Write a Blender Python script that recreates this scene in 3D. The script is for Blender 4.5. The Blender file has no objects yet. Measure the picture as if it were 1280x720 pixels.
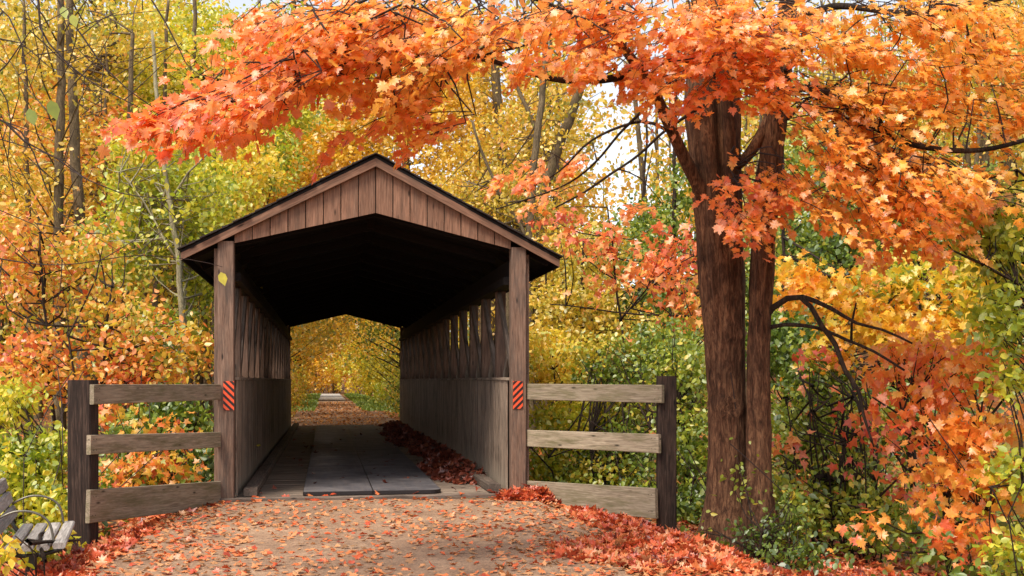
import bpy, math, random
import numpy as np
from mathutils import Vector, Matrix, noise as mnoise

# ------------------------------------------------------------------ camera, sky, sun, exposure
scn = bpy.context.scene
COL = scn.collection
F = 1339.0; EYE = 1.45; HY = 475.5            # focal length in photo pixels, eye height, horizon row
cam_d = bpy.data.cameras.new("camera"); cam = bpy.data.objects.new("camera", cam_d); COL.objects.link(cam)
cam.location = (0, 0, EYE); cam.rotation_euler = (math.radians(90), 0, 0)
cam_d.sensor_width = 36; cam_d.lens = 36 * F / 1280
cam_d.shift_y = (HY - 360) / 1280
cam_d.clip_start = 0.05; cam_d.clip_end = 2000
scn.camera = cam

SUN_AZ, SUN_EL = math.radians(214), math.radians(57)     # behind the camera, to the left
w = bpy.data.worlds.new("World"); scn.world = w; w.use_nodes = True
nt = w.node_tree; bg = nt.nodes['Background']
sky = nt.nodes.new('ShaderNodeTexSky'); sky.sky_type = 'NISHITA'; sky.sun_disc = False
sky.sun_elevation = SUN_EL; sky.sun_rotation = SUN_AZ; sky.dust_density = 1.2; sky.air_density = 1.0
hsv = nt.nodes.new('ShaderNodeHueSaturation'); hsv.inputs['Saturation'].default_value = 0.3
nt.links.new(sky.outputs[0], hsv.inputs['Color']); nt.links.new(hsv.outputs[0], bg.inputs['Color'])
bg.inputs['Strength'].default_value = 0.15
sd = bpy.data.lights.new("sun", 'SUN'); sun = bpy.data.objects.new("sun", sd); COL.objects.link(sun)
sd.energy = 3.0; sd.angle = math.radians(24); sd.color = (1.0, 0.91, 0.77)
sv = Vector((math.sin(SUN_AZ) * math.cos(SUN_EL), math.cos(SUN_AZ) * math.cos(SUN_EL), math.sin(SUN_EL)))
sun.rotation_euler = sv.to_track_quat('Z', 'Y').to_euler()
scn.view_settings.view_transform = 'Standard'; scn.view_settings.look = 'None'
scn.view_settings.exposure = 0.78; scn.view_settings.gamma = 1.0
scn.render.engine = 'CYCLES'
scn.cycles.max_bounces = 7; scn.cycles.diffuse_bounces = 4; scn.cycles.transmission_bounces = 5
scn.cycles.use_denoising = True

rng = np.random.default_rng(7)
random.seed(7)

# ------------------------------------------------------------------ helpers
def P(px, py, Z):
    """world point that lies Z metres in front of the camera in the direction of a photo pixel"""
    return Vector(((px - 640) / F * Z, Z, EYE + (HY - py) / F * Z))

def lin(r, g, b, k=1.0):
    f = lambda c: ((c / 255 + .055) / 1.055) ** 2.4 if c > 10 else c / 255 / 12.92
    return (min(1, f(r) * k), min(1, f(g) * k), min(1, f(b) * k), 1)

def link(o, parent=None):
    COL.objects.link(o)
    if parent is not None: o.parent = parent
    return o

def tag(o, label=None, cat=None, group=None, kind=None):
    if label: o['label'] = label
    if cat: o['category'] = cat
    if group: o['group'] = group
    if kind: o['kind'] = kind
    return o

def empty(name, loc, rz=0.0):
    o = bpy.data.objects.new(name, None); o.empty_display_size = .2
    o.location = loc; o.rotation_euler = (0, 0, rz)
    return link(o)

def mesh_obj(name, verts, faces, mat, parent=None, smooth=False, loc=None):
    me = bpy.data.meshes.new(name); me.from_pydata([tuple(v) for v in verts], [], faces)
    if mat is not None: me.materials.append(mat)
    if smooth: me.polygons.foreach_set('use_smooth', [True] * len(me.polygons))
    me.update()
    o = bpy.data.objects.new(name, me)
    if loc is not None: o.location = loc
    return link(o, parent)

def np_mesh(name, V, T, mat, parent=None, var=None, smooth=False):
    """big triangle mesh from numpy arrays; var = one number per triangle"""
    me = bpy.data.meshes.new(name)
    n, m = len(V), len(T)
    me.vertices.add(n); me.vertices.foreach_set('co', np.ascontiguousarray(V, dtype=np.float32).ravel())
    me.loops.add(m * 3); me.loops.foreach_set('vertex_index', np.ascontiguousarray(T, dtype=np.int32).ravel())
    me.polygons.add(m)
    me.polygons.foreach_set('loop_start', np.arange(0, m * 3, 3, dtype=np.int32))
    me.polygons.foreach_set('loop_total', np.full(m, 3, dtype=np.int32))
    if smooth: me.polygons.foreach_set('use_smooth', np.ones(m, dtype=bool))
    if var is not None:
        a = me.attributes.new('var', 'FLOAT', 'FACE'); a.data.foreach_set('value', np.ascontiguousarray(var, dtype=np.float32))
    me.materials.append(mat); me.update(calc_edges=True)
    o = bpy.data.objects.new(name, me)
    return link(o, parent)

# ---- node helpers
def new_mat(name):
    m = bpy.data.materials.new(name); m.use_nodes = True
    t = m.node_tree
    return m, t, t.nodes['Principled BSDF'], t.nodes['Material Output']

def nd(t, typ, **kw):
    n = t.nodes.new(typ)
    for k, v in kw.items():
        if hasattr(n, k): setattr(n, k, v)
    return n

def ramp(t, stops):
    r = t.nodes.new('ShaderNodeValToRGB'); e = r.color_ramp.elements
    while len(e) > len(stops): e.remove(e[-1])
    while len(e) < len(stops): e.new(0.5)
    for i, (p, c) in enumerate(stops): e[i].position = p; e[i].color = c
    return r

def noise_tex(t, vec, scale, detail=4, rough=.6, dist=0.0):
    n = t.nodes.new('ShaderNodeTexNoise'); n.inputs['Scale'].default_value = scale
    n.inputs['Detail'].default_value = detail; n.inputs['Roughness'].default_value = rough
    n.inputs['Distortion'].default_value = dist
    if vec is not None: t.links.new(vec, n.inputs['Vector'])
    return n

def mixc(t, a, b, fac, mode='MIX'):
    n = t.nodes.new('ShaderNodeMix'); n.data_type = 'RGBA'; n.blend_type = mode
    for s, v in ((n.inputs[0], fac), (n.inputs[6], a), (n.inputs[7], b)):
        if isinstance(v, (int, float, tuple)): s.default_value = v
        else: t.links.new(v, s)
    return n.outputs[2]

def maprange(t, v, a, b, c=0.0, d=1.0):
    n = t.nodes.new('ShaderNodeMapRange'); t.links.new(v, n.inputs[0])
    for i, x in enumerate((a, b, c, d)): n.inputs[i + 1].default_value = x
    return n.outputs[0]

def bump(t, h, bs, strength, dist=0.01):
    b = t.nodes.new('ShaderNodeBump'); b.inputs['Strength'].default_value = strength; b.inputs['Distance'].default_value = dist
    t.links.new(h, b.inputs['Height']); t.links.new(b.outputs[0], bs.inputs['Normal'])

def wood_mat(name, dark, mid, light, rough=.8, knots=True, stain=None, stain_scale=(1.2, 5, 5), grain=1.0, foot=None):
    """weathered wood; the grain runs along the local X axis, each board gets its own offset"""
    m, t, bs, out = new_mat(name)
    tc = nd(t, 'ShaderNodeTexCoord'); oi = nd(t, 'ShaderNodeObjectInfo')
    mul = nd(t, 'ShaderNodeVectorMath', operation='SCALE'); mul.inputs[0].default_value = (37.1, 11.7, 23.3)
    t.links.new(oi.outputs['Random'], mul.inputs['Scale'])
    add = nd(t, 'ShaderNodeVectorMath', operation='ADD'); t.links.new(tc.outputs['Object'], add.inputs[0]); t.links.new(mul.outputs[0], add.inputs[1])
    mp = nd(t, 'ShaderNodeMapping'); mp.inputs['Scale'].default_value = (1.6, 26, 26); t.links.new(add.outputs[0], mp.inputs[0])
    g = noise_tex(t, mp.outputs[0], 2.2, 6, .65, .6)
    mp2 = nd(t, 'ShaderNodeMapping'); mp2.inputs['Scale'].default_value = (3, 90, 90); t.links.new(add.outputs[0], mp2.inputs[0])
    g2 = noise_tex(t, mp2.outputs[0], 2.0, 3, .6)
    r = ramp(t, [(.28, dark), (.5, mid), (.74, light)]); t.links.new(g.outputs[0], r.inputs[0])
    c = mixc(t, r.outputs[0], (0.5, 0.5, 0.5, 1), 0.0)
    f = maprange(t, g2.outputs[0], .35, .65, .82, 1.12)
    col = nd(t, 'ShaderNodeVectorMath', operation='SCALE'); t.links.new(c, col.inputs[0]); t.links.new(f, col.inputs['Scale'])
    rv = maprange(t, oi.outputs['Random'], 0, 1, .84, 1.14)
    col2 = nd(t, 'ShaderNodeVectorMath', operation='SCALE'); t.links.new(col.outputs[0], col2.inputs[0]); t.links.new(rv, col2.inputs['Scale'])
    cur = col2.outputs[0]
    if knots:
        mp3 = nd(t, 'ShaderNodeMapping'); mp3.inputs['Scale'].default_value = (2.6, 9, 9); t.links.new(add.outputs[0], mp3.inputs[0])
        v = nd(t, 'ShaderNodeTexVoronoi'); v.inputs['Scale'].default_value = 1.0; t.links.new(mp3.outputs[0], v.inputs['Vector'])
        k = maprange(t, v.outputs['Distance'], .05, .14, 1, 0)
        cur = mixc(t, cur, tuple(x * .35 for x in dark[:3]) + (1,), k)
    if stain:
        mp4 = nd(t, 'ShaderNodeMapping'); mp4.inputs['Scale'].default_value = stain_scale; t.links.new(add.outputs[0], mp4.inputs[0])
        s = noise_tex(t, mp4.outputs[0], 1.3, 5, .7)
        cur = mixc(t, cur, stain, maprange(t, s.outputs[0], .46, .70, 0, .75))
    if foot:                                            # bleached, splash-worn lower end of upright boards
        sx = nd(t, 'ShaderNodeSeparateXYZ'); t.links.new(tc.outputs['Object'], sx.inputs[0])
        nf = noise_tex(t, add.outputs[0], 3.0, 4, .7)
        hh = nd(t, 'ShaderNodeMath', operation='MULTIPLY_ADD'); t.links.new(nf.outputs[0], hh.inputs[0]); hh.inputs[1].default_value = -.5; t.links.new(sx.outputs[0], hh.inputs[2])
        cur = mixc(t, cur, foot, maprange(t, hh.outputs[0], -.22, .14, .85, 0))
    t.links.new(cur, bs.inputs['Base Color']); bs.inputs['Roughness'].default_value = rough
    bs.inputs['Specular IOR Level'].default_value = .25
    hm = nd(t, 'ShaderNodeMath', operation='ADD'); t.links.new(g.outputs[0], hm.inputs[0]); t.links.new(g2.outputs[0], hm.inputs[1])
    bump(t, hm.outputs[0], bs, .35 * grain, .004)
    return m

def leaf_mat(name, stops, transl=.42, gloss=.06):
    """stops run over the per-leaf number 'var'"""
    m, t, bs, out = new_mat(name); t.nodes.remove(bs)
    at = nd(t, 'ShaderNodeAttribute'); at.attribute_name = 'var'
    r = ramp(t, stops); t.links.new(at.outputs['Fac'], r.inputs[0])
    tc = nd(t, 'ShaderNodeTexCoord'); nz = noise_tex(t, tc.outputs['Object'], 22, 2, .6)
    sc = nd(t, 'ShaderNodeVectorMath', operation='SCALE'); t.links.new(r.outputs[0], sc.inputs[0])
    t.links.new(maprange(t, nz.outputs[0], .3, .7, .82, 1.15), sc.inputs['Scale'])
    d = nd(t, 'ShaderNodeBsdfDiffuse'); tr = nd(t, 'ShaderNodeBsdfTranslucent'); gl = nd(t, 'ShaderNodeBsdfGlossy'); gl.inputs['Roughness'].default_value = .45
    gl.inputs['Color'].default_value = (1, 1, 1, 1)
    t.links.new(sc.outputs[0], d.inputs[0]); t.links.new(sc.outputs[0], tr.inputs[0])
    m1 = nd(t, 'ShaderNodeMixShader'); m1.inputs[0].default_value = transl
    t.links.new(d.outputs[0], m1.inputs[1]); t.links.new(tr.outputs[0], m1.inputs[2])
    m2 = nd(t, 'ShaderNodeMixShader'); m2.inputs[0].default_value = gloss
    t.links.new(m1.outputs[0], m2.inputs[1]); t.links.new(gl.outputs[0], m2.inputs[2])
    t.links.new(m2.outputs[0], out.inputs[0])
    return m

def ev(cols):                                     # evenly spaced ramp stops
    n = len(cols); return [(i / (n - 1), c) for i, c in enumerate(cols)]

# ------------------------------------------------------------------ materials
M = {}
M['gable_wood'] = wood_mat('reddish_board', lin(92, 66, 52), lin(134, 98, 78), lin(158, 120, 98), stain=lin(92, 72, 60), stain_scale=(1.0, 9, 9))
M['post_wood'] = wood_mat('post_timber', lin(76, 58, 48), lin(120, 94, 79), lin(148, 122, 105), stain=lin(70, 64, 60))
M['wall_wood'] = wood_mat('weathered_wall_board', lin(76, 63, 54), lin(142, 122, 106), lin(178, 160, 143), stain=lin(28, 24, 22), foot=lin(150, 136, 120))
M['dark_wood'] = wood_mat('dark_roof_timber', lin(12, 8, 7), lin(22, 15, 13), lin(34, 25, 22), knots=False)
M['deck_wood'] = wood_mat('deck_plank_wood', lin(90, 77, 68), lin(136, 119, 105), lin(168, 151, 135), stain=lin(60, 50, 46))
M['curb_wood'] = wood_mat('curb_timber', lin(60, 50, 44), lin(104, 90, 80), lin(140, 124, 112), stain=lin(60, 52, 48))
M['rail_wood'] = wood_mat('grey_rail_wood', lin(104, 92, 76), lin(148, 133, 113), lin(176, 162, 140), stain=lin(92, 88, 54), stain_scale=(1.5, 8, 8))
M['old_post'] = wood_mat('dark_fence_post', lin(18, 13, 11), lin(50, 37, 31), lin(88, 70, 59), stain=lin(18, 14, 12), grain=1.6)
M['bench_wood'] = wood_mat('bench_slat_wood', lin(108, 102, 98), lin(150, 143, 138), lin(182, 176, 170), knots=False)

def simple(name, c, rough=.6, metal=0.0, nscale=0, namp=.2, bumpy=0):
    m, t, bs, out = new_mat(name); bs.inputs['Base Color'].default_value = c
    bs.inputs['Roughness'].default_value = rough; bs.inputs['Metallic'].default_value = metal
    if nscale:
        tc = nd(t, 'ShaderNodeTexCoord'); n = noise_tex(t, tc.outputs['Object'], nscale, 5, .65)
        s = nd(t, 'ShaderNodeVectorMath', operation='SCALE'); s.inputs[0].default_value = c[:3]
        t.links.new(maprange(t, n.outputs[0], .3, .7, 1 - namp, 1 + namp), s.inputs['Scale'])
        t.links.new(s.outputs[0], bs.inputs['Base Color'])
        if bumpy: bump(t, n.outputs[0], bs, bumpy, .01)
    return m
M['shingle'] = simple('asphalt_shingle', lin(46, 36, 34), .9, 0, 30, .4, .5)
M['sign_black'] = simple('sign_black', lin(28, 20, 20), .5, 0, 40, .3)
M['sign_orange'] = simple('sign_orange', lin(226, 84, 44), .45, 0, 30, .12)
M['steel'] = simple('painted_steel', lin(52, 54, 50), .45, .3, 30, .2)
M['arm_steel'] = simple('grey_steel', lin(112, 108, 98), .45, .6, 40, .2)
M['nail'] = simple('nail_head', lin(40, 30, 26), .6, .5, 30, .2)

def mat_rubber():
    m, t, bs, out = new_mat('grey_rubber'); tc = nd(t, 'ShaderNodeTexCoord')
    n = noise_tex(t, tc.outputs['Object'], 2.2, 7, .7, .8); n2 = noise_tex(t, tc.outputs['Object'], 40, 3, .6)
    mp = nd(t, 'ShaderNodeMapping'); mp.inputs['Scale'].default_value = (14, .35, 1); t.links.new(tc.outputs['Object'], mp.inputs[0])
    n3 = noise_tex(t, mp.outputs[0], 1.4, 5, .65)
    r = ramp(t, [(.3, lin(52, 50, 54)), (.5, lin(84, 80, 84)), (.72, lin(118, 112, 112))]); t.links.new(n.outputs[0], r.inputs[0])
    c = mixc(t, r.outputs[0], lin(104, 94, 90), maprange(t, n3.outputs[0], .5, .72, 0, .6))
    c = mixc(t, c, lin(42, 40, 44), maprange(t, n2.outputs[0], .52, .7, 0, .5))
    t.links.new(c, bs.inputs['Base Color']); bs.inputs['Roughness'].default_value = .72
    bump(t, n2.outputs[0], bs, .35, .004); return m
M['rubber'] = mat_rubber()

def mat_gravel():
    m, t, bs, out = new_mat('fine_gravel'); tc = nd(t, 'ShaderNodeTexCoord'); o = tc.outputs['Object']
    v = nd(t, 'ShaderNodeTexVoronoi'); v.inputs['Scale'].default_value = 75; t.links.new(o, v.inputs['Vector'])
    n = noise_tex(t, o, 1.1, 7, .68); n2 = noise_tex(t, o, 130, 3, .7); n3 = noise_tex(t, o, 9, 5, .7)
    r = ramp(t, [(.25, lin(112, 84, 64)), (.5, lin(150, 119, 94)), (.75, lin(178, 146, 118))]); t.links.new(n.outputs[0], r.inputs[0])
    s = nd(t, 'ShaderNodeSeparateColor'); t.links.new(v.outputs['Color'], s.inputs[0])
    k = nd(t, 'ShaderNodeVectorMath', operation='SCALE'); t.links.new(r.outputs[0], k.inputs[0]); t.links.new(maprange(t, s.outputs[0], 0, 1, .66, 1.3), k.inputs['Scale'])
    c = mixc(t, k.outputs[0], lin(84, 60, 48), maprange(t, n3.outputs[0], .52, .74, 0, .7))
    t.links.new(c, bs.inputs['Base Color']); bs.inputs['Roughness'].default_value = .95
    a = nd(t, 'ShaderNodeMath', operation='ADD'); t.links.new(n2.outputs[0], a.inputs[0]); t.links.new(s.outputs[1], a.inputs[1])
    bump(t, a.outputs[0], bs, .8, .006); return m
M['gravel'] = mat_gravel()

def mat_soil():
    m, t, bs, out = new_mat('forest_soil'); tc = nd(t, 'ShaderNodeTexCoord'); o = tc.outputs['Object']
    v = nd(t, 'ShaderNodeTexVoronoi'); v.inputs['Scale'].default_value = 11; t.links.new(o, v.inputs['Vector'])
    s = nd(t, 'ShaderNodeSeparateColor'); t.links.new(v.outputs['Color'], s.inputs[0])
    r = ramp(t, ev([lin(58, 40, 26), lin(120, 66, 32), lin(168, 92, 36), lin(84, 52, 28), lin(150, 112, 44), lin(74, 74, 34)])); r.color_ramp.interpolation = 'CONSTANT'
    t.links.new(s.outputs[0], r.inputs[0])
    n = noise_tex(t, o, .35, 6, .7)
    c = mixc(t, r.outputs[0], lin(58, 66, 28), maprange(t, n.outputs[0], .45, .65, 0, .8))
    t.links.new(c, bs.inputs['Base Color']); bs.inputs['Roughness'].default_value = .95
    bump(t, s.outputs[1], bs, .9, .03); return m
M['soil'] = mat_soil()
M['far_path'] = simple('sunlit_grey_path', lin(160, 152, 144), .9, 0, 3, .25, .3)  # grey trail surface, its sunlit paleness put into the colour
M['grass'] = leaf_mat('grass_blade', ev([lin(70, 96, 24), lin(112, 140, 40), lin(150, 170, 60)]), .35)
M['water'] = simple('dark_creek_water', lin(40, 42, 36), .08)

def mat_bark(name, dark, mid, light, sc=1.0, bstr=1.0):
    m, t, bs, out = new_mat(name); tc = nd(t, 'ShaderNodeTexCoord'); o = tc.outputs['Object']
    mp = nd(t, 'ShaderNodeMapping'); mp.inputs['Scale'].default_value = (18 * sc, 18 * sc, 3.4 * sc); t.links.new(o, mp.inputs[0])
    n = noise_tex(t, mp.outputs[0], 1.6, 7, .68, 1.0)
    mp2 = nd(t, 'ShaderNodeMapping'); mp2.inputs['Scale'].default_value = (42 * sc, 42 * sc, 15 * sc); t.links.new(o, mp2.inputs[0])
    n2 = noise_tex(t, mp2.outputs[0], 1.5, 5, .7)
    n3 = noise_tex(t, o, 1.3 * sc, 4, .6)
    r = ramp(t, [(.3, dark), (.48, mid), (.72, light)]); t.links.new(n.outputs[0], r.inputs[0])
    k = nd(t, 'ShaderNodeVectorMath', operation='SCALE'); t.links.new(r.outputs[0], k.inputs[0]); t.links.new(maprange(t, n2.outputs[0], .3, .7, .68, 1.28), k.inputs['Scale'])
    c = mixc(t, k.outputs[0], dark, maprange(t, n3.outputs[0], .5, .68, 0, .75))
    t.links.new(c, bs.inputs['Base Color']); bs.inputs['Roughness'].default_value = .9; bs.inputs['Specular IOR Level'].default_value = .2
    a = nd(t, 'ShaderNodeMath', operation='ADD'); t.links.new(n.outputs[0], a.inputs[0]); t.links.new(n2.outputs[0], a.inputs[1])
    bump(t, a.outputs[0], bs, .8 * bstr, .02); return m
M['maple_bark'] = mat_bark('maple_bark', lin(32, 19, 13), lin(92, 62, 44), lin(150, 110, 80), 1.0)
M['dark_bark'] = mat_bark('dark_bark', lin(22, 16, 13), lin(52, 40, 32), lin(84, 68, 56), 1.5)
M['grey_bark'] = mat_bark('grey_bark', lin(58, 48, 36), lin(104, 88, 66), lin(142, 124, 96), 1.2)
M['pale_bark'] = mat_bark('pale_bark', lin(104, 96, 74), lin(158, 148, 118), lin(190, 182, 152), 1.6)
M['twig'] = simple('thin_dark_twig', lin(48, 32, 26), .8, 0, 20, .3)

O_, R_, Y_, G_ = lin(250, 130, 40), lin(238, 78, 40), lin(250, 190, 50), lin(118, 140, 40)
M['leaf_maple'] = leaf_mat('orange_maple_leaf', ev([lin(234, 98, 60), lin(245, 130, 70), lin(250, 150, 74), lin(251, 165, 70), lin(252, 182, 72), lin(252, 200, 84)]), .58)
M['leaf_gold'] = leaf_mat('golden_leaf', ev([lin(156, 140, 36), lin(208, 176, 44), lin(236, 190, 52), lin(250, 200, 56), lin(246, 216, 84)]), .5)
M['leaf_yellow_green'] = leaf_mat('yellow_green_leaf', ev([lin(124, 144, 34), lin(174, 186, 46), lin(216, 208, 56), lin(244, 216, 66), lin(250, 196, 60)]), .5)
M['leaf_green'] = leaf_mat('green_leaf', ev([lin(58, 82, 22), lin(94, 118, 30), lin(130, 148, 40), lin(172, 178, 52), lin(216, 186, 56)]), .42)
M['leaf_salmon'] = leaf_mat('salmon_leaf', ev([lin(206, 84, 52), lin(238, 124, 66), lin(246, 150, 76), lin(248, 180, 80), lin(222, 192, 76)]), .5)
M['leaf_mixed'] = leaf_mat('mixed_autumn_leaf', ev([lin(110, 128, 38), lin(170, 176, 50), lin(230, 200, 66), lin(242, 172, 70), lin(238, 138, 66), lin(220, 98, 56)]), .5)
M['leaf_yellow'] = leaf_mat('yellow_maple_leaf', ev([lin(150, 172, 46), lin(206, 200, 54), lin(246, 204, 62), lin(250, 184, 56), lin(248, 158, 54)]), .5)
M['leaf_olive'] = leaf_mat('olive_gold_leaf', ev([lin(116, 122, 36), lin(164, 156, 46), lin(212, 184, 56), lin(238, 196, 64), lin(222, 142, 56)]), .45)
M['leaf_far'] = leaf_mat('far_wood_leaf', ev([lin(120, 136, 40), lin(186, 178, 52), lin(226, 198, 62), lin(240, 188, 66), lin(236, 146, 60)]), .5)
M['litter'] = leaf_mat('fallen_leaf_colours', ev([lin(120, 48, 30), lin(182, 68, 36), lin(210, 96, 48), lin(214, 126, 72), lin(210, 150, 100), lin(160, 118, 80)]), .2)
M['litter_dark'] = leaf_mat('dark_fallen_leaf_colours', ev([lin(70, 34, 24), lin(112, 50, 34), lin(142, 66, 44), lin(168, 96, 62)]), .2)  # darker red-brown leaves lying on the bridge deck
M['litter_far'] = leaf_mat('brown_fallen_leaf_colours', ev([lin(130, 76, 40), lin(184, 116, 58), lin(216, 150, 76), lin(206, 140, 90)]), .2)

# ------------------------------------------------------------------ leaf shapes
def maple_shape():
    half = [(0, -.02), (.10, -.10), (.30, -.20), (.24, -.02), (.50, .08), (.36, .22), (.56, .46), (.34, .44), (.26, .60), (.14, .52), (.16, .78), (.07, .80), (0, 1.0)]
    pts = half + [(-x, y) for x, y in half[-2:0:-1]]
    V = [(0, .28, .0)] + [(x, y, 0) for x, y in pts]
    n = len(pts)
    T = [(0, 1 + i, 1 + (i + 1) % n) for i in range(n)]
    V = np.array(V, float); V[:, 1] -= .02
    return V, np.array(T)
def lite_maple():
    half = [(0, 0), (.34, -.14), (.26, .06), (.54, .34), (.22, .42), (0, 1.0)]
    pts = half + [(-x, y) for x, y in half[-2:0:-1]]
    V = [(0, .28, .0)] + [(x, y, 0) for x, y in pts]; n = len(pts)
    return np.array(V, float), np.array([(0, 1 + i, 1 + (i + 1) % n) for i in range(n)])
def oval():
    V = [(0, 0, 0), (.26, .22, 0), (.3, .55, 0), (0, 1, 0), (-.3, .55, 0), (-.26, .22, 0)]
    return np.array(V, float), np.array([(0, 1, 3), (1, 2, 3), (0, 3, 5), (5, 3, 4)])
def rhomb():
    V = [(0, 0, 0), (.36, .45, 0), (0, 1, 0), (-.36, .45, 0)]
    return np.array(V, float), np.array([(0, 1, 2), (0, 2, 3)])
SH = {'maple': maple_shape(), 'lite': lite_maple(), 'oval': oval(), 'rhomb': rhomb()}

def norm(a):
    return a / np.maximum(np.linalg.norm(a, axis=1, keepdims=True), 1e-6)

def leaf_arrays(pos, tip, nrm, size, shape, curl=.25):
    BV, BT = SH[shape]; n = len(pos)
    t = norm(tip); nn = nrm - (nrm * t).sum(1, keepdims=True) * t; nn = norm(nn); x = np.cross(t, nn)
    bend = rng.normal(0, curl, n) + curl * .5; fold = rng.normal(0, curl, n)
    bx, by = BV[:, 0], BV[:, 1]
    lz = -(bend[:, None]) * (by[None] ** 2) - fold[:, None] * np.abs(bx)[None] + rng.normal(0, curl * .12, (n, len(BV)))
    V = pos[:, None] + size[:, None, None] * (bx[None, :, None] * x[:, None] + by[None, :, None] * t[:, None] + lz[:, :, None] * nn[:, None])
    T = BT[None] + (np.arange(n) * len(BV))[:, None, None]
    return V.reshape(-1, 3), T.reshape(-1, 3), len(BT)

def leaves(name, pos, tip, nrm, size, var, shape, mat, parent=None, curl=.25, kind=None):
    V, T, k = leaf_arrays(pos, tip, nrm, size, shape, curl)
    o = np_mesh(name, V, T, mat, parent, np.repeat(np.clip(var, 0, 1), k))
    if kind: o['kind'] = kind
    return o

def rand_dirs(n, up=0.0, cam=0.0):
    d = rng.normal(0, 1, (n, 3)); d = norm(d); d[:, 2] += up; d[:, 1] -= cam
    return norm(d)

# ------------------------------------------------------------------ tubes
class Tubes:
    def __init__(s): s.V = []; s.Fc = []
    def add(s, pts, rad, sides=5, cap=True, jit=0.0):
        pts = [Vector(p) for p in pts]; n = len(pts)
        if n < 2: return
        base = len(s.V); up = Vector((0, 0, 1)); px = None
        for i, p in enumerate(pts):
            d = (pts[min(i + 1, n - 1)] - pts[max(i - 1, 0)])
            if d.length < 1e-7: d = Vector((0, 0, 1))
            d.normalize()
            if px is None:
                px = d.cross(up) if abs(d.z) < .95 else d.cross(Vector((1, 0, 0)))
            px = (px - d * px.dot(d)).normalized(); py = d.cross(px)
            r = rad[i] if isinstance(rad, (list, tuple)) else rad
            for k in range(sides):
                a = 2 * math.pi * k / sides
                rr = r * (1 + (random.uniform(-jit, jit) if jit else 0))
                s.V.append(p + (px * math.cos(a) + py * math.sin(a)) * rr)
        for i in range(n - 1):
            for k in range(sides):
                a = base + i * sides + k; b = base + i * sides + (k + 1) % sides
                s.Fc.append((a, b, b + sides, a + sides))
        if cap:
            s.Fc.append(tuple(base + k for k in range(sides))[::-1]); s.Fc.append(tuple(base + (n - 1) * sides + k for k in range(sides)))
    def build(s, name, mat, parent=None, loc=(0, 0, 0), smooth=True):
        L = Vector(loc)
        return mesh_obj(name, [v - L for v in s.V], s.Fc, mat, parent, smooth)

def spline(pts, step=.12, wob=0.0, seed=0):
    """Catmull-Rom through control points with optional wobble"""
    pts = [Vector(p) for p in pts]; out = []; n = len(pts)
    for i in range(n - 1):
        p0, p1, p2, p3 = pts[max(i - 1, 0)], pts[i], pts[i + 1], pts[min(i + 2, n - 1)]
        m = max(1, int((p2 - p1).length / step))
        for k in range(m):
            t = k / m
            q = .5 * ((2 * p1) + (p2 - p0) * t + (2 * p0 - 5 * p1 + 4 * p2 - p3) * t * t + (3 * p1 - p0 - 3 * p2 + p3) * t ** 3)
            out.append(q)
    out.append(pts[-1])
    if wob:
        for q in out:
            nv = mnoise.noise_vector(q * 1.7 + Vector((seed * 3.1, seed, 0))); q += nv * wob
    return out

def lerp_r(vals, n):
    xs = np.linspace(0, len(vals) - 1, n); return [float(v) for v in np.interp(xs, range(len(vals)), vals)]

# ------------------------------------------------------------------ ground
BO = Vector((-3.405, 12.77, 0.0)); BA = math.radians(9.83)           # left bridge post, bridge heading
CU = Vector((math.cos(BA), math.sin(BA), 0)); CV = Vector((-math.sin(BA), math.cos(BA), 0))
UC, BL, BW = 1.764, 20.2, 3.527                                       # centre line, length, post spacing
def uv(x, y): return ((x - BO.x) * CU.x + (y - BO.y) * CU.y, (x - BO.x) * CV.x + (y - BO.y) * CV.y)
def ss(a, b, x):
    t = min(1, max(0, (x - a) / (b - a))); return t * t * (3 - 2 * t)
XR = ([9, 10.5, 11.6, 12.6, 13.4], [1.6, 1.25, .85, .38, .12])
def H(x, y):
    u, v = uv(x, y)
    nz = mnoise.noise(Vector((x * .35, y * .35, 0))) * .25 + mnoise.noise(Vector((x * 1.3, y * 1.3, 5))) * .06
    # shoulder beside the near path
    xl, xr = -3.42 - .35 * ss(10.2, 12.4, y), float(np.interp(y, XR[0], XR[1]))
    d = max((xl - x) * 1.4, (x - xr) * 1.5, 0)
    near = -.26 * ss(.0, 1.1, d) - .25 * ss(1.5, 6, d) + nz * .35 * ss(.2, 1.5, d)
    # ravine the bridge crosses
    rav = ss(.3, 3.5, v) * (1 - ss(BL - 3.5, BL - .3, v))
    zr = -2.6 * rav
    # far side
    du = abs(u - UC)
    far = (-.45 * ss(1.9, 4.5, du) + nz * ss(1.9, 4, du)) if v > BL - 1 else 0
    hill = 14 * ss(9, 60, du) * ss(4, 34, v) + 6 * ss(1.5, 9, du) * ss(95, 150, v)
    a = ss(-.2, 1.2, v)
    z = near * (1 - a) + a * (zr + nz * .5 * ss(2.4, 4, du) + near * .3 * (1 - ss(5, 9, v)))
    if v > BL - 1: z = z * (1 - ss(BL - 1, BL + 1, v)) + far * ss(BL - 1, BL + 1, v)
    return z + hill
def grid(name, xs, ys, fz, mat, keep=None):
    V = [(x, y, fz(x, y)) for y in ys for x in xs]; nx = len(xs)
    Fc = [(j * nx + i, j * nx + i + 1, (j + 1) * nx + i + 1, (j + 1) * nx + i) for j in range(len(ys) - 1) for i in range(nx - 1)
          if keep is None or keep((xs[i] + xs[i + 1]) / 2, (ys[j] + ys[j + 1]) / 2)]
    return mesh_obj(name, V, Fc, mat, None, True)
xs = sorted(set([round(v, 3) for v in list(np.arange(-14, 12, .35)) + list(np.linspace(-14, -45, 20)) + list(np.linspace(-45, -600, 14)) + list(np.linspace(12, 45, 20)) + list(np.linspace(45, 600, 14))]))
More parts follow.
